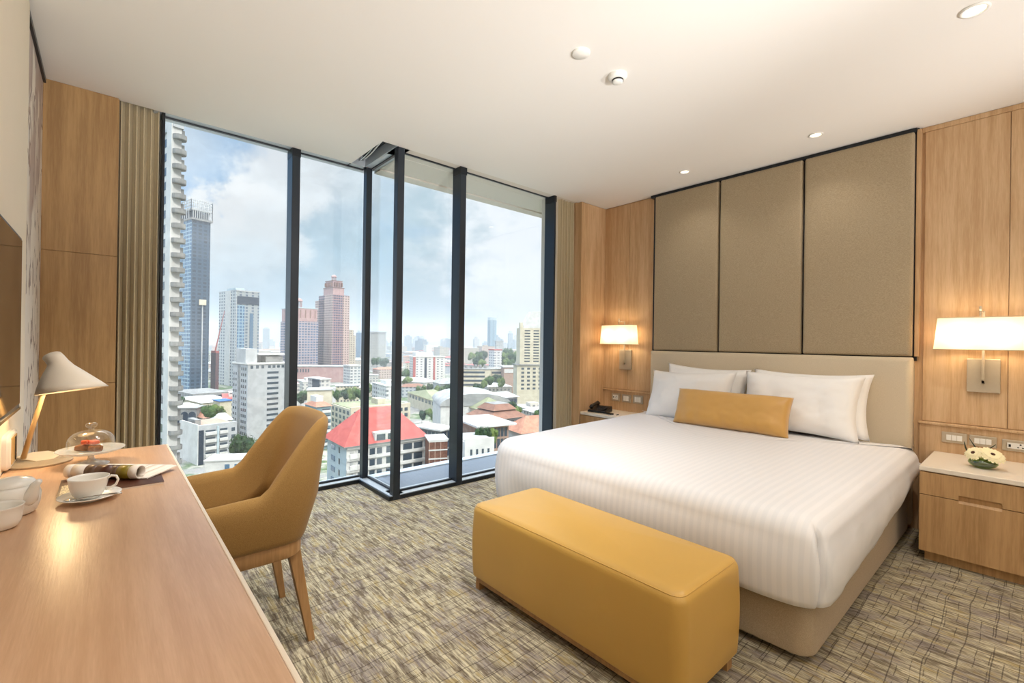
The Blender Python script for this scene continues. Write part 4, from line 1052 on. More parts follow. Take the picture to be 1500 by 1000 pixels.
# --- low white building below the armchair arm
b = Bld('low_building', 'low flat white building in the yard, just above the armchair arm', 300, None, 372, 676, 146, 14, C_WHITE, 8); b.windows('R', 2, 1, .35, .75, b.z1-3.2, b.z1-.6, .5, .6, C_WINB); b.block('roof', C_WHITER, 0, 1, 0, 1, b.z1, b.z1+.4, .3); b.done()
# arcade
b = Bld('arcade', 'old grey arcade with dark arches behind the low apartment block', 256, None, 288, 598, 222, 10, C_CONC, 8, base_z=-44)
for u in (.1, .45, .8):
    c = b.p+b.eR*b.a*u
    pts = [(-1.6, -6), (1.6, -6)]+[(1.6*math.cos(PI*k/10), -2.2+1.6*math.sin(PI*k/10)) for k in range(11)]
    M = Matrix.Translation((c.x, c.y, b.z1-1)) @ Matrix.Rotation(math.atan2(b.eR.y, b.eR.x), 4, 'Z') @ Matrix.Rotation(PI/2, 4, 'X')
    MB().prism(pts, 0, .15, 0, M).build('arch', C_NAVY, b.t)
b.block('roof', C_GREYR, 0, 1, 0, 1, b.z1, b.z1+.4, .5)

# --- two pink towers
F_PKA = facade('pink_glass', srgb(196,178,178), srgb(62,84,112), 3.6, 3.2, .72, .62)
F_PKB = facade('pink_bays', srgb(218,190,176), srgb(96,78,78), 3.4, 3.2, .5, .5)
F_PKC = facade('pink_dark_bays', srgb(180,140,136), srgb(58,66,84), 3.0, 3.2, .75, .6)
b = Bld('pink_tower', 'lower pink stepped tower with a lantern top beside the first window post', 437, 411, 466.5, 470, 560, 50, F_PKA); H = b.z1
b.block('setback', C_PINK, .0, .93, .0, .93, H, zpx(437, 451, 560)); zc = zpx(437, 451, 560); b.block('cornice', C_BLUEW, 0, .95, 0, .95, zc, zc+1, .6)
for i in range(4): b.strip('slot', 'R', .08+.24*i, .13+.24*i, H+4, zc-2, C_BROWNR, .2)
mb = MB(); c0 = b.p+b.eR*b.a*.28+b.eL*b.b*.28
for k in range(8): a = 2*PI*k/8; mb.tube([(c0.x+3*math.cos(a), c0.y+3*math.sin(a), zc), (c0.x+3*math.cos(a), c0.y+3*math.sin(a), zc+9)], .45, 6)
mb.build('lantern', C_PINK, b.t); MB().lathe([(4, 9), (4, 10), (2.4, 12.4), (0, 13.6)], 16, 0, (c0.x, c0.y, zc)).build('dome', C_PINK, b.t)
b = Bld('podium', 'long pink podium at the foot of the two pink towers', 411, None, 505, 537, 520, 12, C_PINK, 30); b.windows('R', 9, 1, .08, .45, b.z1-7, b.z1-1.5, .5, .7); b.block('roof', C_GREYR, 0, 1, 0, 1, b.z1, b.z1+.8, .6)
b = Bld('pink_tower', 'taller pink stepped tower with a lantern top in the middle of the skyline', 487.5, 467, 512, 431, 600, 48, F_PKC); H = b.z1
b.strip('bay_face', 'L', 0, .55, GZ, H, F_PKB, .5); b.strip('pink_flank', 'R', .62, 1, GZ, H-1, F_PKB, .6)
b.block('side_wing', F_PKB, .0, .4, .55, 1.25, GZ, zpx(480, 438, 600))
z1, z2, z3 = zpx(488, 421, 600), zpx(488, 410.5, 600), zpx(490, 401, 600)
b.block('setback', C_PINK, .04, .70, .04, .70, H, z1); b.block('upper_setback', C_PINK, .08, .62, .08, .62, z1, z2); b.block('cornice', C_BROWNR, .04, .70, .04, .70, z1, z1+.8, .5); b.block('cornice', C_BROWNR, .08, .62, .08, .62, z2, z2+.8, .5)
for i in range(4):
    b.strip('slot', 'L', .12+.14*i, .17+.14*i, z1+2, z2-2, C_BROWNR, -3.2); b.strip('slot', 'R', .12+.14*i, .17+.14*i, z1+2, z2-2, C_BROWNR, -3.2)
c0 = b.p+b.eR*b.a*.35+b.eL*b.b*.35; mb = MB()
for k in range(8): a = 2*PI*k/8; mb.tube([(c0.x+2.6*math.cos(a), c0.y+2.6*math.sin(a), z2), (c0.x+2.6*math.cos(a), c0.y+2.6*math.sin(a), z3-2)], .45, 6)
mb.build('lantern', C_PINK, b.t); MB().lathe([(3.6, -2.4), (3.6, -1.4), (2.2, .2), (0, 1)], 16, 0, (c0.x, c0.y, z3)).build('dome', C_PINK, b.t)
F_BEI = facade('beige_flats', srgb(226,214,190), srgb(120,110,104), 3.6, 3.2, .5, .5)
b = Bld('beige_tower', 'narrow beige tower just right of the taller pink tower', 512, 508.5, 521, 491, 660, 42, F_BEI); b.block('setback', F_BEI, .1, .7, .1, .7, b.z1, b.z1+8)
F_GRID = facade('grid_office', srgb(206,204,196), srgb(124,130,132), 2.6, 2.7, .62, .5)
b = Bld('grid_office_tower', 'wide pale office tower with a fine window grid between the glass corner posts', 538.5, None, 565, 487, 760, 14, F_GRID, 30); b.block('roof', C_GREYW, 0, 1, 0, 1, b.z1, b.z1+2, 1)
b = Bld('blue_tower', 'slim dark blue tower far off, right of the pink towers', 523.5, 521.5, 531.5, 487, 1300, 38, facade('blue_far', srgb(84,116,140), srgb(52,84,110), 4, 4, .6, .6)); b.block('roof_crown', C_BLUEW, .2, .7, .2, .7, b.z1, b.z1+6)

# --- red-striped white flats
F_RS = facade('striped_flats', srgb(240,238,232), srgb(112,116,122), 5.2, 3.0, .42, .42)
b = Bld('striped_flats', 'white apartment block with two red stripes, between corner post and thick post', 606, 600, 652, 523, 560, 26, F_RS); H = b.z1
b.strip('red_stripe', 'R', -.02, .06, GZ, H, C_REDP, .5); b.strip('red_stripe', 'R', .62, .68, GZ, H, C_REDP, .5); b.strip('stair_slot', 'R', .34, .41, GZ, H-1, C_NAVY, .5)
b.block('penthouse', C_WHITE, .08, .62, .15, .9, H, H+6); b.block('tank_room', C_WHITE, .42, .6, .2, .8, H+6, H+15); b.block('roof', C_WHITE, 0, 1, 0, 1, H, H+1, .6)

# --- red hipped roof building
b = Bld('red_roof_apartments', 'pale apartment building under a big red hipped roof, right of the armchair', 507.5, 479.5, 621.5, 653.5, 116, 39.5, C_BLUEW); H = b.z1
b.strip('sunlit_front', 'R', 0, 1, GZ, H, C_WHITE, .12)  # white laid over the bluish walls paints this side sunlit, the other shaded
for i in range(8):
    z = H-.1-2.95*i
    b.strip('floor_band', 'R', 0, 1, z-.75, z, C_WHITE, .55)
b.windows('R', 2, 7, .03, .22, H-7*2.95-.1, H-.75, .86, .62, C_WIN, 'balcony', .1, .7)
b.windows('R', 2, 7, .26, .44, H-7*2.95-.1, H-.75, .7, .55, C_WIN, 'window', .2); b.windows('R', 2, 7, .47, .66, H-7*2.95-.1, H-.75, .75, .6, C_WIN, 'window', .2)
b.windows('R', 2, 7, .69, .98, H-7*2.95-.1, H-.75, .82, .58, C_WIN, 'window', .2)
b.windows('L', 1, 7, .52, .80, H-7*2.95-.2, H-.4, .7, .45, C_WINB, 'window', .1); b.windows('L', 1, 7, .30, .38, H-7*2.95-.2, H-.4, .7, .5, C_WIN, 'window', .1)
hip(b, H, zpx(560, 597, 127)-H, .9, C_RED, .42)
b.block('eaves', C_CONC, 0, 1, 0, 1, H-.25, H, .9)
dm = MB().box(0, 1, 0, 1, 0, 1)
Md = Matrix.Identity(4)
e = b.eR; o_ = b.p+b.eR*b.a*.33-b.eL*.35
Md = Matrix(((e.x*6.5, b.eL.x*4, 0, o_.x), (e.y*6.5, b.eL.y*4, 0, o_.y), (0, 0, 2.5, H+.1), (0, 0, 0, 1)))
MB().box(0, 1, 0, 1, 0, 1, 0, Md).build('dormer', C_WHITE, b.t)
MB().box(.08, .44, -.03, .2, .15, .8, 0, Md).box(.56, .92, -.03, .2, .15, .8, 0, Md).build('dormer_window', C_WIN, b.t)
b.done()

# --- cream apartment building behind the red roof
b = Bld('cream_apartments', 'cream apartment building with a grey-green flat roof behind the red roof', 514, 484.5, 601, 600, 215, 40, C_CREAM); H = b.z1
b.windows('L', 5, 6, .04, .97, H-6*2.9-.3, H-.5, .55, .6); b.windows('R', 10, 6, .03, .97, H-6*2.9-.3, H-.5, .62, .6); b.block('roof', C_OLIVE, .02, .98, .02, .98, H, H+.3); b.block('parapet', C_CREAM, 0, 1, 0, .04, H, H+1); b.block('rooftop_room', C_CREAM, .55, .68, .3, .6, H, H+3); b.done()
b = Bld('teal_flats', 'blue-grey flats with stacked balconies under a small tiled roof, behind the armchair top', 464, 447, 485, 596, 205, 44, dirty('teal_render', srgb(160,188,194), srgb(140,168,176), .3)); H = b.z1
b.windows('R', 1, 6, .35, .95, H-6*3, H-.4, .9, .5, C_WIN, 'balcony', .05, .8); b.windows('L', 2, 6, .1, .9, H-6*3, H-.4, .5, .5); hip(b, H, 2.6, .6, C_TERRA, .3); b.block('rooftop_room', C_WHITE, .2, .7, .3, .8, H+.6, H+4.2); b.done()
# --- brown brick building right of the red roof
b = Bld('brick_wing', 'brown brick building with white floor lines right of the red-roofed building', 628, 623, 655.5, 646, 122, 18, C_BRICK, 14); H = b.z1
for i in range(6): b.strip('floor_line', 'R', 0, 1, H-.3-2.3*i, H-2.3*i, C_WHITE, .15)
for i in range(3): b.strip('pilaster', 'R', .3*i+.02, .3*i+.06, GZ, H, C_TILE, .12)
b.block('roof', C_WHITER, 0, 1, 0, 1, H, H+.4, .2)
b = Bld('white_roof_house', 'dark-walled building under a flat white roof beside the brick building', 645, 609, 664, 631, 150, 55, C_CONC); H = b.z1
b.windows('L', 6, 2, .04, .96, H-6.2, H-.3, .7, .75, C_WIN); b.windows('R', 2, 3, .05, .95, H-9, H-.3, .8, .8, C_NAVY); b.block('roof', C_WHITER, 0, 1, 0, 1, H, H+.5, .8); b.done()

# --- right-hand window: cream stepped tower
F_CT = facade('cream_flats', srgb(246,240,222), srgb(150,146,134), 5.2, 3.0, .55, .38)
b = Bld('cream_tower', 'big cream stepped apartment tower at the right end of the window', 757.5, 752, 838, 535, 345, 12, C_CREAM, 26); H = b.z1
b.windows('R', 9, 6, .05, .98, zpx(760, 572, 345), H-1, .5, .5, C_WIN)
b.block('terrace', C_CONC, -.0, 1, 0, 1, H, H+.8, .8)
U = zpx(770, 480, 345); b.block('upper_wall', C_CREAM, .05, 1, .06, 1, H, U)
q = at(766, 480, 345)
e = b.eR
def up_windows(cols, rows, u0, u1, z0, z1, fw, fh):
    b.p = b.p+b.eL*b.b*.06; b.windows('R', cols, rows, u0, u1, z0, z1, fw, fh, C_WIN); b.p = b.p-b.eL*b.b*.06
up_windows(2, 12, .10, .42, H+2, U-1, .62, .42); up_windows(1, 6, .46, .80, H+12, H+12+18, .95, .3); up_windows(2, 2, .46, .7, U-7.5, U-1, .5, .45); up_windows(1, 12, .84, .97, H+2, U-1, .6, .4)
Z2 = zpx(790, 456, 345)
pl = [Vector((*p, U)) for p in b.plan(.10, 1, .06, 1)]; pu = [Vector((*p, Z2)) for p in b.plan(.26, 1, .10, .9)]
MB().loft([pl, pu]).build('sloped_top', C_WHITE, b.t); b.block('roof_step', C_CREAM, .05, .10, .06, .4, U, U+4); b.done()
# --- long beige office
b = Bld('long_office', 'long low beige office building with ribbon windows in the right-hand pane', 664, None, 719, 541, 430, 8, C_CREAM, 20); H = b.z1
for i in range(5): b.strip('ribbon_window', 'R', .02, .84, H-3.4-3.9*i, H-1.6-3.9*i, C_WIN, .2)
b.block('roof', C_CONC, 0, 1, 0, 1, H, H+1, .5)
for i in range(7): b.block('rooftop_unit', C_CONC, .06+.13*i, .12+.13*i, .3, .7, H+1, H+4)
b = Bld('office_wing', 'beige office wing with ribbon windows right of the long office', 719.5, None, 737, 541, 446, 10, C_CREAM, 16); H = b.z1
for i in range(3): b.strip('ribbon_window', 'R', .05, .9, H-4-4.6*i, H-2-4.6*i, C_WIN, .2)
b.block('roof', C_GREYR, 0, 1, 0, 1, H, H+1, .5)
b = Bld('office_wing', 'taller pinkish end block of the beige office, next to the cream tower', 738, None, 755, 538, 430, 10, C_TILE, 16); b.strip('top_band', 'R', .05, .95, b.z1-5, b.z1-1.5, C_WHITE, .3); b.block('roof', C_WHITER, 0, 1, 0, 1, b.z1, b.z1+1.2, .8)
F_WR = facade('white_red_flats', srgb(240,236,236), srgb(130,132,140), 5, 3.2, .6, .4)
b = Bld('white_flats', 'small white apartment block with reddish parapet in front of the round tower', 724, 716, 735, 513, 560, 30, F_WR); b.block('parapet', C_REDP, 0, 1, 0, 1, b.z1, b.z1+1.4, .4)
# round tower
t = thing('round_tower', 'round glass tower standing alone on the hazy skyline', 'building', (*at(720.5, 500, 1150).xy, GZ)); c = t.location
r_ = 6.6/F*1150; zt = zpx(720, 469, 1150)
F_CYL = facade('round_glass', srgb(168,190,202), srgb(96,128,150), 9, 200, .5, .98, .25)
OCC.append((c.x, c.y, r_+3)); MB().lathe([(r_, GZ), (r_, zt)], 40, 0, (c.x, c.y, 0), cap1=True).build('shaft', F_CYL, t, auto=30); MB().lathe([(r_*.97, zt), (r_*1.0, zt+7)], 32, 0, (c.x, c.y, 0), cap1=True).build('crown', C_BLUEW, t, auto=30)
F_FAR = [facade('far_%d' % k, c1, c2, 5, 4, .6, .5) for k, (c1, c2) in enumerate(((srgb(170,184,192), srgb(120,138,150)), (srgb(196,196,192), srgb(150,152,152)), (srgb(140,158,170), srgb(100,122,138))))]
b = Bld('slab_tower', 'grey slab tower touching the round tower on its right', 727, 725, 737, 500, 1000, 20, F_FAR[1]); b.block('roof', C_GREYW, 0, 1, 0, 1, b.z1, b.z1+2, 1)
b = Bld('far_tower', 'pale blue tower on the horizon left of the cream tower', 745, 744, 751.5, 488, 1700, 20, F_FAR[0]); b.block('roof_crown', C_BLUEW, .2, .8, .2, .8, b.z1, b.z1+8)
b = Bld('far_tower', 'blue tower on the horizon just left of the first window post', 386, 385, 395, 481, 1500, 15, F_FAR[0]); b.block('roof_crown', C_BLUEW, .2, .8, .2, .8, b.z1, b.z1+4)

# --- brown roofs, school, barrel roof and houses at lower right
b = Bld('brown_roof_hotel', 'hotel under a wide two-tier brown hipped roof, seen above the bed corner', 722, 690, 765, 614, 158, 38, C_GREYW); H = b.z1
b.windows('R', 4, 4, .05, .97, H-12, H-.6, .8, .6, C_WIN, 'balcony', .05, .7); b.windows('L', 4, 4, .05, .97, H-12, H-.6, .6, .6, C_WIN)
q = [Vector((*p, H)) for p in b.plan(grow=1.5)]; q2 = [Vector((*p, H+2.2)) for p in b.plan(.14, .86, .14, .86)]
MB().loft([q, q2]).build('roof', C_BROWNR, b.t); q = [Vector((*p, H+2.5)) for p in b.plan(.10, .90, .10, .90)]; q2 = [Vector((*p, H+4.4)) for p in b.plan(.26, .74, .26, .74)]
MB().loft([q, q2]).build('upper_roof', C_BROWNR, b.t); b.block('roof_well', C_CONC, .26, .74, .26, .74, H+3.4, H+4.5); b.done()
b = Bld('modern_house', 'flat white-roofed modern house with a planted terrace, low in the right-hand pane', 703, 672, 745, 625, 122, 30, C_TILE); H = b.z1
b.windows('R', 7, 2, .08, .96, H-6.4, H-.4, .75, .8, C_WIN); b.block('roof', C_WHITER, 0, 1, 0, 1, H, H+.5, 1.6); b.block('terrace_wall', C_TILE, -.1, .8, -.45, -.38, GZ, H-7); b.done()
b = Bld('white_house', 'white flat-roofed house lowest in the right-hand pane, over the ledge', 681, 664, 724, 648, 104, 22, C_WHITE); H = b.z1
b.windows('R', 4, 2, .12, .9, H-7, H-1, .35, .55, C_WIN); b.block('roof', C_GREYR, .03, .97, .03, .97, H, H+.2); b.block('parapet', C_WHITE, 0, 1, 0, .03, H, H+.8); b.done()
b = Bld('tan_roof_house', 'wide house under a tan hipped roof beside the last window post', 765, 742, 830, 634, 140, 30, C_WHITE); hip(b, b.z1, 4.2, 1.2, C_TERRA, .5); b.windows('R', 6, 2, .05, .95, b.z1-6, b.z1-.5, .5, .6, C_WIN); b.done()
b = Bld('school_block', 'long grey block with latticed concrete facade in the right-hand pane', 728, 704, 758, 584, 265, 48, C_CONC); H = b.z1
b.windows('R', 6, 3, .03, .97, H-11, H-.6, .85, .7, C_NAVY); hip(b, H, 3.0, 1.0, C_GREYR, .7); b.done()
t = thing('hall', 'hall under a pale grey barrel roof left of the latticed block', 'building', (*at(697, 600, 215).xy, GZ)); c = at(697, 600, 215); ex = (RH*.96+VH*.28); ey = (-RH*.28+VH*.96)
arch = [(17*math.cos(PI*k/14), 5.5*math.sin(PI*k/14)) for k in range(15)]; zb = zpx(697, 593, 215)
MB().loft([[Vector((c.x, c.y, zb))+ex*x+ey*y+Vector((0,0,z)) for x, z in arch] for y in (-2, 30)]).build('barrel_roof', C_GREYR, t, auto=30)
pl4 = [c+ex*x+ey*y for x, y in ((-16.5, -1.5), (16.5, -1.5), (16.5, 29.5), (-16.5, 29.5))]; MB().prism([(p.x, p.y) for p in pl4], GZ, zb).build('wall', C_WHITE, t); OCC.append((c.x, c.y, 22))
b = Bld('olive_roof_hall', 'broad low hall with an olive-green roof behind the red roof', 640, 597, 668, 588, 300, 30, C_CREAM); hip(b, b.z1, 4.5, 1, C_OLIVE, .5); b.windows('L', 8, 1, .05, .95, b.z1-4, b.z1-.6, .6, .7, C_WIN)
b = Bld('olive_roof_hall', 'second olive-roofed hall above the brown hotel roof', 706, 672, 744, 600, 205, 35, C_CREAM); hip(b, b.z1, 4.6, 1, C_OLIVE, .5, along='L')
b = Bld('warehouse', 'warehouse with a bright white low-pitched roof in front of the red-striped flats', 622, 570, 640, 560, 470, 62, C_WHITE); hip(b, b.z1, 3.5, 1, C_WHITER, .7, along='L')
b = Bld('warehouse', 'grey-roofed warehouse beside the thick window post', 645, 634, 690, 562, 450, 25, C_GREYW); hip(b, b.z1, 4, 1, C_GREYR, .7)
b = Bld('white_clinic', 'white flats with staggered balconies between the two glass corner posts', 566, 545, 588, 566, 300, 35, facade('stagger_flats', srgb(238,236,232), srgb(110,116,120), 3.6, 2.9, .5, .5)); b.block('roof', C_WHITER, 0, 1, 0, 1, b.z1, b.z1+.6, .5); b.block('rooftop_room', C_WHITE, .3, .7, .3, .7, b.z1, b.z1+3)
b = Bld('navy_front_house', 'white block with a large dark navy board, below the lower pink tower', 470, 451, 484, 556, 380, 46, facade('house_w', srgb(228,224,216), srgb(120,122,124), 4, 3, .5, .5)); b.strip('navy_board', 'L', .1, .6, GZ+3, b.z1-.5, C_NAVY, .6); b.block('roof', C_WHITER, 0, 1, 0, 1, b.z1, b.z1+.6, .6)
b = Bld('white_flats', 'white balcony flats right under the pink tower, left of the slim corner post', 513, 503, 531, 536, 470, 42, facade('flats_w', srgb(232,230,226), srgb(112,120,124), 4, 3, .6, .5)); b.block('roof', C_WHITER, 0, 1, 0, 1, b.z1, b.z1+.6, .6)
b = Bld('yellow_office', 'low cream office with two rows of dark windows before the trees', 492, None, 526, 566, 330, 20, facade('off_c', srgb(236,226,196), srgb(90,88,84), 2.2, 3.4, .55, .4), 12); b.block('roof', C_GREYR, 0, 1, 0, 1, b.z1, b.z1+.6, .5)
b = Bld('flat_hall', 'long flat grey roof before the cream apartments, left of the tree belt', 450, None, 486, 572, 290, 20, C_CREAM, 15); b.block('roof', C_GREYR, 0, 1, 0, 1, b.z1, b.z1+.5, .6)
b = Bld('market_hall', 'low sheds with pale sheet roofs below the glass tower', 296, 262, 340, 590, 300, 52, C_CREAM); hip(b, b.z1, 2.4, 1, C_WHITER, .6)
b = Bld('parking_block', 'grey parking podium at the foot of the glass tower', 282, 252, 336, 577, 345, 54, C_CONC); b.strip('opening', 'R', .05, .95, b.z1-4, b.z1-2, C_NAVY, .2)
b = Bld('blue_roof_shed', 'shed with a blue sheet roof left of the white office block', 322, 312, 339, 588, 262, 52, C_CREAM); b.block('roof', dirty('blue_sheet', srgb(78,128,190), srgb(64,108,170), .5), 0, 1, 0, 1, b.z1, b.z1+.4, .6)
b = Bld('courtyard_house', 'house with a terracotta roof beside the courtyard trees, left of the white office block', 300, 283, 318, 612, 222, 54, C_CREAM); hip(b, b.z1, 2.6, 1, C_TERRA, .5)
b = Bld('courtyard_house', 'house with a pale gable roof beside the white office block', 322, 312, 338, 616, 214, 52, C_WHITE); hip(b, b.z1, 3, 1, C_WHITER, .6)

# --- trees
def crown_mesh(seed, mat, blobs=9, leaves=1500):
    rnd = random.Random(seed); mb = MB(); bl = []
    for k in range(blobs):
        a = rnd.uniform(0, 2*PI); r = rnd.uniform(0, .62)
        bl.append((Vector((r*math.cos(a), r*math.sin(a), rnd.uniform(.35, .95))), rnd.uniform(.30, .46)))
    for c, r in bl:
        bm = bmesh.new(); bmesh.ops.create_icosphere(bm, subdivisions=2, radius=r*.86)
        mb.add([c+v.co*(1+.35*noise.noise(v.co*6+Vector((seed, 0, 0)))) for v in bm.verts], [tuple(v.index for v in f.verts) for f in bm.faces]); bm.free()
    for k in range(leaves):
        c, r = rnd.choice(bl); n = Vector((rnd.gauss(0, 1), rnd.gauss(0, 1), rnd.gauss(.2, 1))).normalized(); p = c+n*r*rnd.uniform(.82, 1.12)
        q = (n+Vector((rnd.gauss(0, .6), rnd.gauss(0, .6), rnd.gauss(0, .6)))).normalized(); a = q.orthogonal().normalized(); b_ = q.cross(a); s = rnd.uniform(.03, .06)
        mb.add([p-a*s, p-b_*s*.6, p+a*s, p+b_*s*.6], [(0, 1, 2, 3)])
    return mb.mesh('crown', mat)
CROWNS = [crown_mesh(k, C_LEAF[k % 3]) for k in range(6)]
TRUNK = MB().tube([(0, 0, 0), (.02, .01, .25), (0, 0, .55)], [.05, .04, .03], 8).mesh('trunk', C_TRUNK)
def tree(px, py, D, r, h, k, label, group=None):
    """crown centred where px, py is seen, standing on the ground"""
    P = at(px, py, D); t = thing('tree', label, 'tree', (P.x, P.y, GZ), group); OCC.append((P.x, P.y, r))
    zc = max(P.z-GZ, h*.5); H = zc+h*.5
    o = bpy.data.objects.new('crown', CROWNS[k]); COL.objects.link(o); o.parent = t; o.scale = (r, r, h*.85); o.location = (0, 0, H-h*1.12); o.rotation_euler = (0, 0, random.uniform(0, 6))
    q = bpy.data.objects.new('trunk', TRUNK); COL.objects.link(q); q.parent = t; q.scale = (max(1.5, r*.5),)*2+(H/.75,)
tree(357, 655, 165, 6, 11, 1, 'dark leafy tree beside the low apartment block, left of the armchair back')
tree(305, 603, 205, 4.4, 6, 0, 'bright green tree in the courtyard behind the low apartment block')
tree(318, 599, 236, 4.4, 6, 2, 'second courtyard tree close to the white office block')
tree(262, 588, 290, 6, 7, 1, 'small dark tree below the white tower balconies')
GRP = {'trees behind the cream apartments': [(470, 578, 330), (482, 576, 325), (494, 577, 318), (506, 576, 312), (518, 575, 308), (528, 577, 300)],
       'trees behind the brick building': [(618, 607, 270), (630, 604, 268), (642, 601, 266), (652, 602, 268), (636, 609, 258)],
       'trees beyond the olive roofs': [(618, 570, 390), (628, 568, 400), (640, 570, 385), (652, 571, 380), (660, 570, 372)],
       'trees before the long office': [(678, 577, 300), (688, 573, 318), (698, 568, 335), (708, 562, 350), (718, 556, 365), (728, 554, 375), (735, 559, 360), (684, 580, 285), (704, 572, 320)],
       'trees around the skyline park': [(690, 521, 700), (700, 521, 720), (708, 520, 760), (738, 523, 640), (745, 522, 650), (752, 524, 620), (742, 530, 560), (750, 532, 545), (735, 528, 590), (757, 520, 700), (744, 516, 800), (696, 530, 610), (706, 531, 600)],
       'trees near the pink towers': [(448, 577, 330), (441, 582, 300), (540, 568, 380), (552, 529, 700), (562, 530, 690), (596, 556, 480), (596, 547, 560)],
       'trees at the lower right houses': [(712, 635, 118), (722, 637, 120), (740, 596, 205), (748, 594, 215), (757, 600, 200), (790, 606, 190), (704, 636, 112)]}
LBL = {'trees behind the cream apartments': 'green tree in the belt just behind the cream apartments', 'trees behind the brick building': 'green tree in the clump behind the brick building and white roof',
       'trees beyond the olive roofs': 'green tree in the row beyond the olive-roofed halls', 'trees before the long office': 'green tree in the slope of trees before the long beige office',
       'trees around the skyline park': 'dark green park tree around the small white flats', 'trees near the pink towers': 'small green tree scattered in the town near the pink and striped blocks', 'trees at the lower right houses': 'green garden tree among the houses at the lower right'}
i = 0
for gname, lst in GRP.items():
    for px, py, D in lst:
        i += 1; s = D/F
        tree(px, py, D, 8.5*s*random.uniform(.8, 1.15)+.6, 12*s*random.uniform(.85, 1.2)+1.2, i % 6, LBL[gname], gname)

# --- the dense low city and the far skyline
random.seed(21)
F_LOW = [facade('low_%d' % k, c1, c2, 3.4, 3.0, .5, .5) for k, (c1, c2) in enumerate(((srgb(232,228,220), srgb(124,126,128)), (srgb(214,206,192), srgb(112,110,108)), (srgb(222,214,196), srgb(130,120,112)), (srgb(200,206,210), srgb(110,120,130)), (srgb(224,200,186), srgb(126,108,100))))]
ROOFS = [C_WHITER, C_GREYR, C_GREYR, C_TERRA, C_BROWNR, C_OLIVE, C_WHITER, C_REDP]
n = 0; tries = 0
while n < 215 and tries < 16000:
    tries += 1
    D = 190*math.exp(random.uniform(0, 2.35)); px = random.uniform(236, 812) if n < 165 else random.uniform(-420, 225)
    if px > 660 and D < 260: continue
    P = at(px, 520, D); w = random.uniform(5, 11)*(1+D/900); d = random.uniform(6, 12)*(1+D/900); h = random.uniform(5, 13)*(1+D/2600)
    if D > 900 and random.random() < .25: h *= random.uniform(1.3, 2.2)
    if any((P.x-x)**2+(P.y-y)**2 < (r+math.hypot(w, d))**2 for x, y, r in OCC): continue
    OCC.append((P.x, P.y, math.hypot(w, d))); a = random.choice((.3, .55, .62, .9))+random.uniform(-.1, .1)-YAW
    M = Matrix.Translation((P.x, P.y, GZ)) @ Matrix.Rotation(a, 4, 'Z')
    mb = MB().box(-w, w, -d, d, 0, h, 0, M); k = random.random()
    if k < .5:
        rh = random.uniform(1.6, 3.2); V = [M @ Vector(p) for p in ((-w*1.06, -d*1.06, h), (w*1.06, -d*1.06, h), (w*1.06, d*1.06, h), (-w*1.06, d*1.06, h), (-w*.5, 0, h+rh), (w*.5, 0, h+rh))]
        mb.add(V, [(0,1,5,4), (2,3,4,5), (1,2,5), (3,0,4), (3,2,1,0)], 1)
    else:
        mb.box(-w*1.03, w*1.03, -d*1.03, d*1.03, h, h+.5, 1, M); mb.box(-w*.5, w*.1, -d*.3, d*.4, h+.5, h+3.0, 0, M)
    o = mb.build('low_rise', [random.choice(F_LOW), random.choice(ROOFS)])
    origin(o, (P.x, P.y, GZ)); tag(o, 'small pale low-rise building in the dense town between the named blocks', 'building', 'low-rise blocks of the city'); n += 1
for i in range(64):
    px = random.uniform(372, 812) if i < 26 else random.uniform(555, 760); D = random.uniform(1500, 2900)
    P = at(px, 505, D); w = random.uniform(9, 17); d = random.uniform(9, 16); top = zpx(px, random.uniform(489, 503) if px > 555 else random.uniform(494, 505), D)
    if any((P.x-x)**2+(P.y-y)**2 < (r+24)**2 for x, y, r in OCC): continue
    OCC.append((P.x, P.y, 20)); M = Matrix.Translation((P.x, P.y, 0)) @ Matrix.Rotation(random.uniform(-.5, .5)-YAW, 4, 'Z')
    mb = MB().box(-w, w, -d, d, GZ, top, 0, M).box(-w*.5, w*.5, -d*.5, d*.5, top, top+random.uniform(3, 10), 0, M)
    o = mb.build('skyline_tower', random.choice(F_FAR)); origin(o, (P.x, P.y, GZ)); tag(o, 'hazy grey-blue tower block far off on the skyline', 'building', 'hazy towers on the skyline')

# --- haze over the city: thin scattering air
hz = bpy.data.materials.new('city_haze'); hz.use_nodes = True; hnt = NT(hz.node_tree); hnt.n.clear()
ho = hnt.new('ShaderNodeOutputMaterial'); hv = hnt.new('ShaderNodeVolumeScatter'); hv.inputs['Color'].default_value = (.86, .93, 1, 1); hv.inputs['Density'].default_value = .00032; hv.inputs['Anisotropy'].default_value = .1
hnt.l.new(hv.outputs[0], ho.inputs['Volume'])
hb = MB().box(-2600, 2600, 75, 4200, -.5, 175, 0, Mg).build('haze', hz); hb['kind'] = 'stuff'

# ------------------------------------------------------------------ light
w = bpy.data.worlds.new('sky'); S.world = w; w.use_nodes = True; nt = NT(w.node_tree); nt.n.clear()
out = nt.new('ShaderNodeOutputWorld'); bg = nt.new('ShaderNodeBackground')
gen = nt.new('ShaderNodeTexCoord').outputs['Generated']
sep = nt.new('ShaderNodeSeparateXYZ'); nt.l.new(gen, sep.inputs[0]); z = sep.outputs[2]
def dirdot(v):
    n = nt.new('ShaderNodeVectorMath', operation='DOT_PRODUCT'); nt.l.new(gen, n.inputs[0]); n.inputs[1].default_value = tuple(v); return n.outputs['Value']
def skydir(px, py): return ray(px, py).normalized()
side = dirdot(RH)                                           # west to east across the window
n1 = nt.noise(nt.mapping(gen, (1, 1, 1.6)), 4.5, 9, .58); n2 = nt.noise(nt.mapping(gen, (1, 1, 2.2), (3, 1, 0)), 2.2, 7, .55); n3 = nt.noise(nt.mapping(gen, (1, 1, 1.2), (7, 2, 0)), 11, 8, .6)
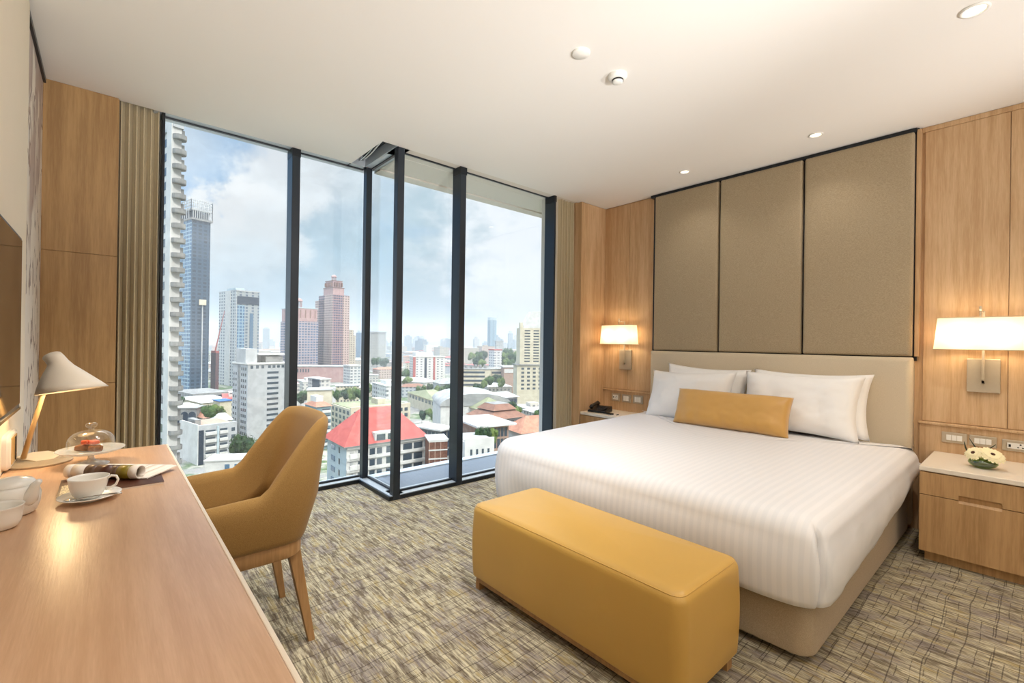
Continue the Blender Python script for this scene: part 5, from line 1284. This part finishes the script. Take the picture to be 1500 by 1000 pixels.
blue = nt.mix(nt.sstep(z, .0, .42), srgb(182,206,220), srgb(120,172,222))
grey = nt.mix(nt.sstep(n1, .4, .62), srgb(172,196,208), srgb(206,218,225))
c = nt.mix(nt.sstep(nt.math('ADD', n2, nt.math('MULTIPLY', side, .5)), .20, .36), blue, grey)
wht = nt.math('ADD', n1, nt.math('ADD', nt.math('MULTIPLY', side, .62), nt.math('MULTIPLY', z, .35)))
c = nt.mix(nt.sstep(wht, .40, .60), c, srgb(238,242,246))
def puff(px, py, r, soft, col, amt=1.0, rag=2.0):
    global c
    d = nt.math('SUBTRACT', 1.0, dirdot(skydir(px, py)))
    d = nt.math('SQRT', nt.math('MULTIPLY', nt.math('MAXIMUM', d, 0.0), 2.0))
    d = nt.math('ADD', d, nt.math('MULTIPLY', nt.math('SUBTRACT', n3, .5), r*rag))
    mk = nt.math('SUBTRACT', 1.0, nt.sstep(d, r*(1-soft), r*(1+soft)))
    sh = nt.mix(nt.sstep(n3, .36, .62), col, tuple(k*.84 for k in col[:3])+(1,))
    c = nt.mix(nt.math('MULTIPLY', mk, amt), c, sh)
puff(300, 265, .17, .6, srgb(132,182,228), .95, .6)
puff(480, 370, .16, .7, srgb(168,198,212), .8, .8)
puff(262, 200, .07, .8, srgb(222,232,240), .7, 1)
puff(428, 245, .085, .35, srgb(238,241,244), .95); puff(410, 300, .06, .3, srgb(232,237,240), .9)
puff(360, 335, .075, .16, srgb(240,242,243), .97); puff(330, 355, .05, .25, srgb(236,239,241), .92); puff(393, 350, .065, .25, srgb(230,235,238), .9)
puff(365, 440, .11, .8, srgb(172,198,212), .8, .8); puff(345, 400, .06, .6, srgb(206,218,225), .6)
puff(500, 250, .09, .8, srgb(222,230,235), .7); puff(505, 440, .05, .7, srgb(210,218,222), .5)
hor = nt.sstep(z, .16, -.01)
c = nt.mix(nt.math('MULTIPLY', hor, .8), c, nt.mix(nt.sstep(side, -.4, .1), srgb(154,182,198), srgb(190,195,199)))
nt.l.new(c, bg.inputs[0])
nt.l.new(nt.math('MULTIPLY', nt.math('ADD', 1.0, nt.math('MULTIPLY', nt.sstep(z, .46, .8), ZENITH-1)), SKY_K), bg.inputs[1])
nt.l.new(bg.outputs[0], out.inputs[0])
sun = light('sun', 'SUN', (0, 0, 60), SUN_K, (1, .95, .87)); sun.data.angle = RAD(2)
sd_ = (RH*.55-VH*.62).normalized()*math.cos(RAD(46))+Vector((0, 0, math.sin(RAD(46))))
sun.rotation_euler = sd_.to_track_quat('Z', 'Y').to_euler()
# added unseen fill lights without fittings: ceiling spots and upward spots behind the viewpoint
for cxy, k in FILL_SPOTS: spot(cxy, k)
for loc, e_ in FILL_UPLIGHTS:
    l = light('added_fill_light', 'SPOT', loc, e_, (1, .99, .97), .18, spot_size=RAD(150), spot_blend=1.0); l.rotation_euler = (PI, 0, 0)
for cxy, aim, k in TILTED:
    l = spot(cxy, k); l.data.color = (1, .96, .91); l.data.spot_size = RAD(95); l.rotation_euler = (Vector(aim)-l.location).to_track_quat('-Z', 'Y').to_euler()
for loc, aim, e_ in AIMED:
    l = light('added_fill_light', 'SPOT', loc, e_, (.99, .99, 1), .15, spot_size=RAD(58), spot_blend=.9); d = (Vector(aim)-Vector(loc)); d.z = math.hypot(d.x, d.y)*math.tan(RAD(33)); l.rotation_euler = d.to_track_quat('-Z', 'Y').to_euler()
S.view_settings.view_transform = 'Standard'; S.view_settings.look = 'None'; S.view_settings.exposure = EXPO; S.view_settings.gamma = 1; S.view_settings.use_curve_mapping = False
try:
    S.cycles.use_denoising = True; S.cycles.denoiser = 'OPENIMAGEDENOISE'
except Exception: pass
S.cycles.max_bounces = 10; S.cycles.diffuse_bounces = 6; S.cycles.transparent_max_bounces = 16; S.cycles.volume_bounces = 0; S.cycles.sample_clamp_indirect = 6; S.cycles.caustics_reflective = False; S.cycles.caustics_refractive = False
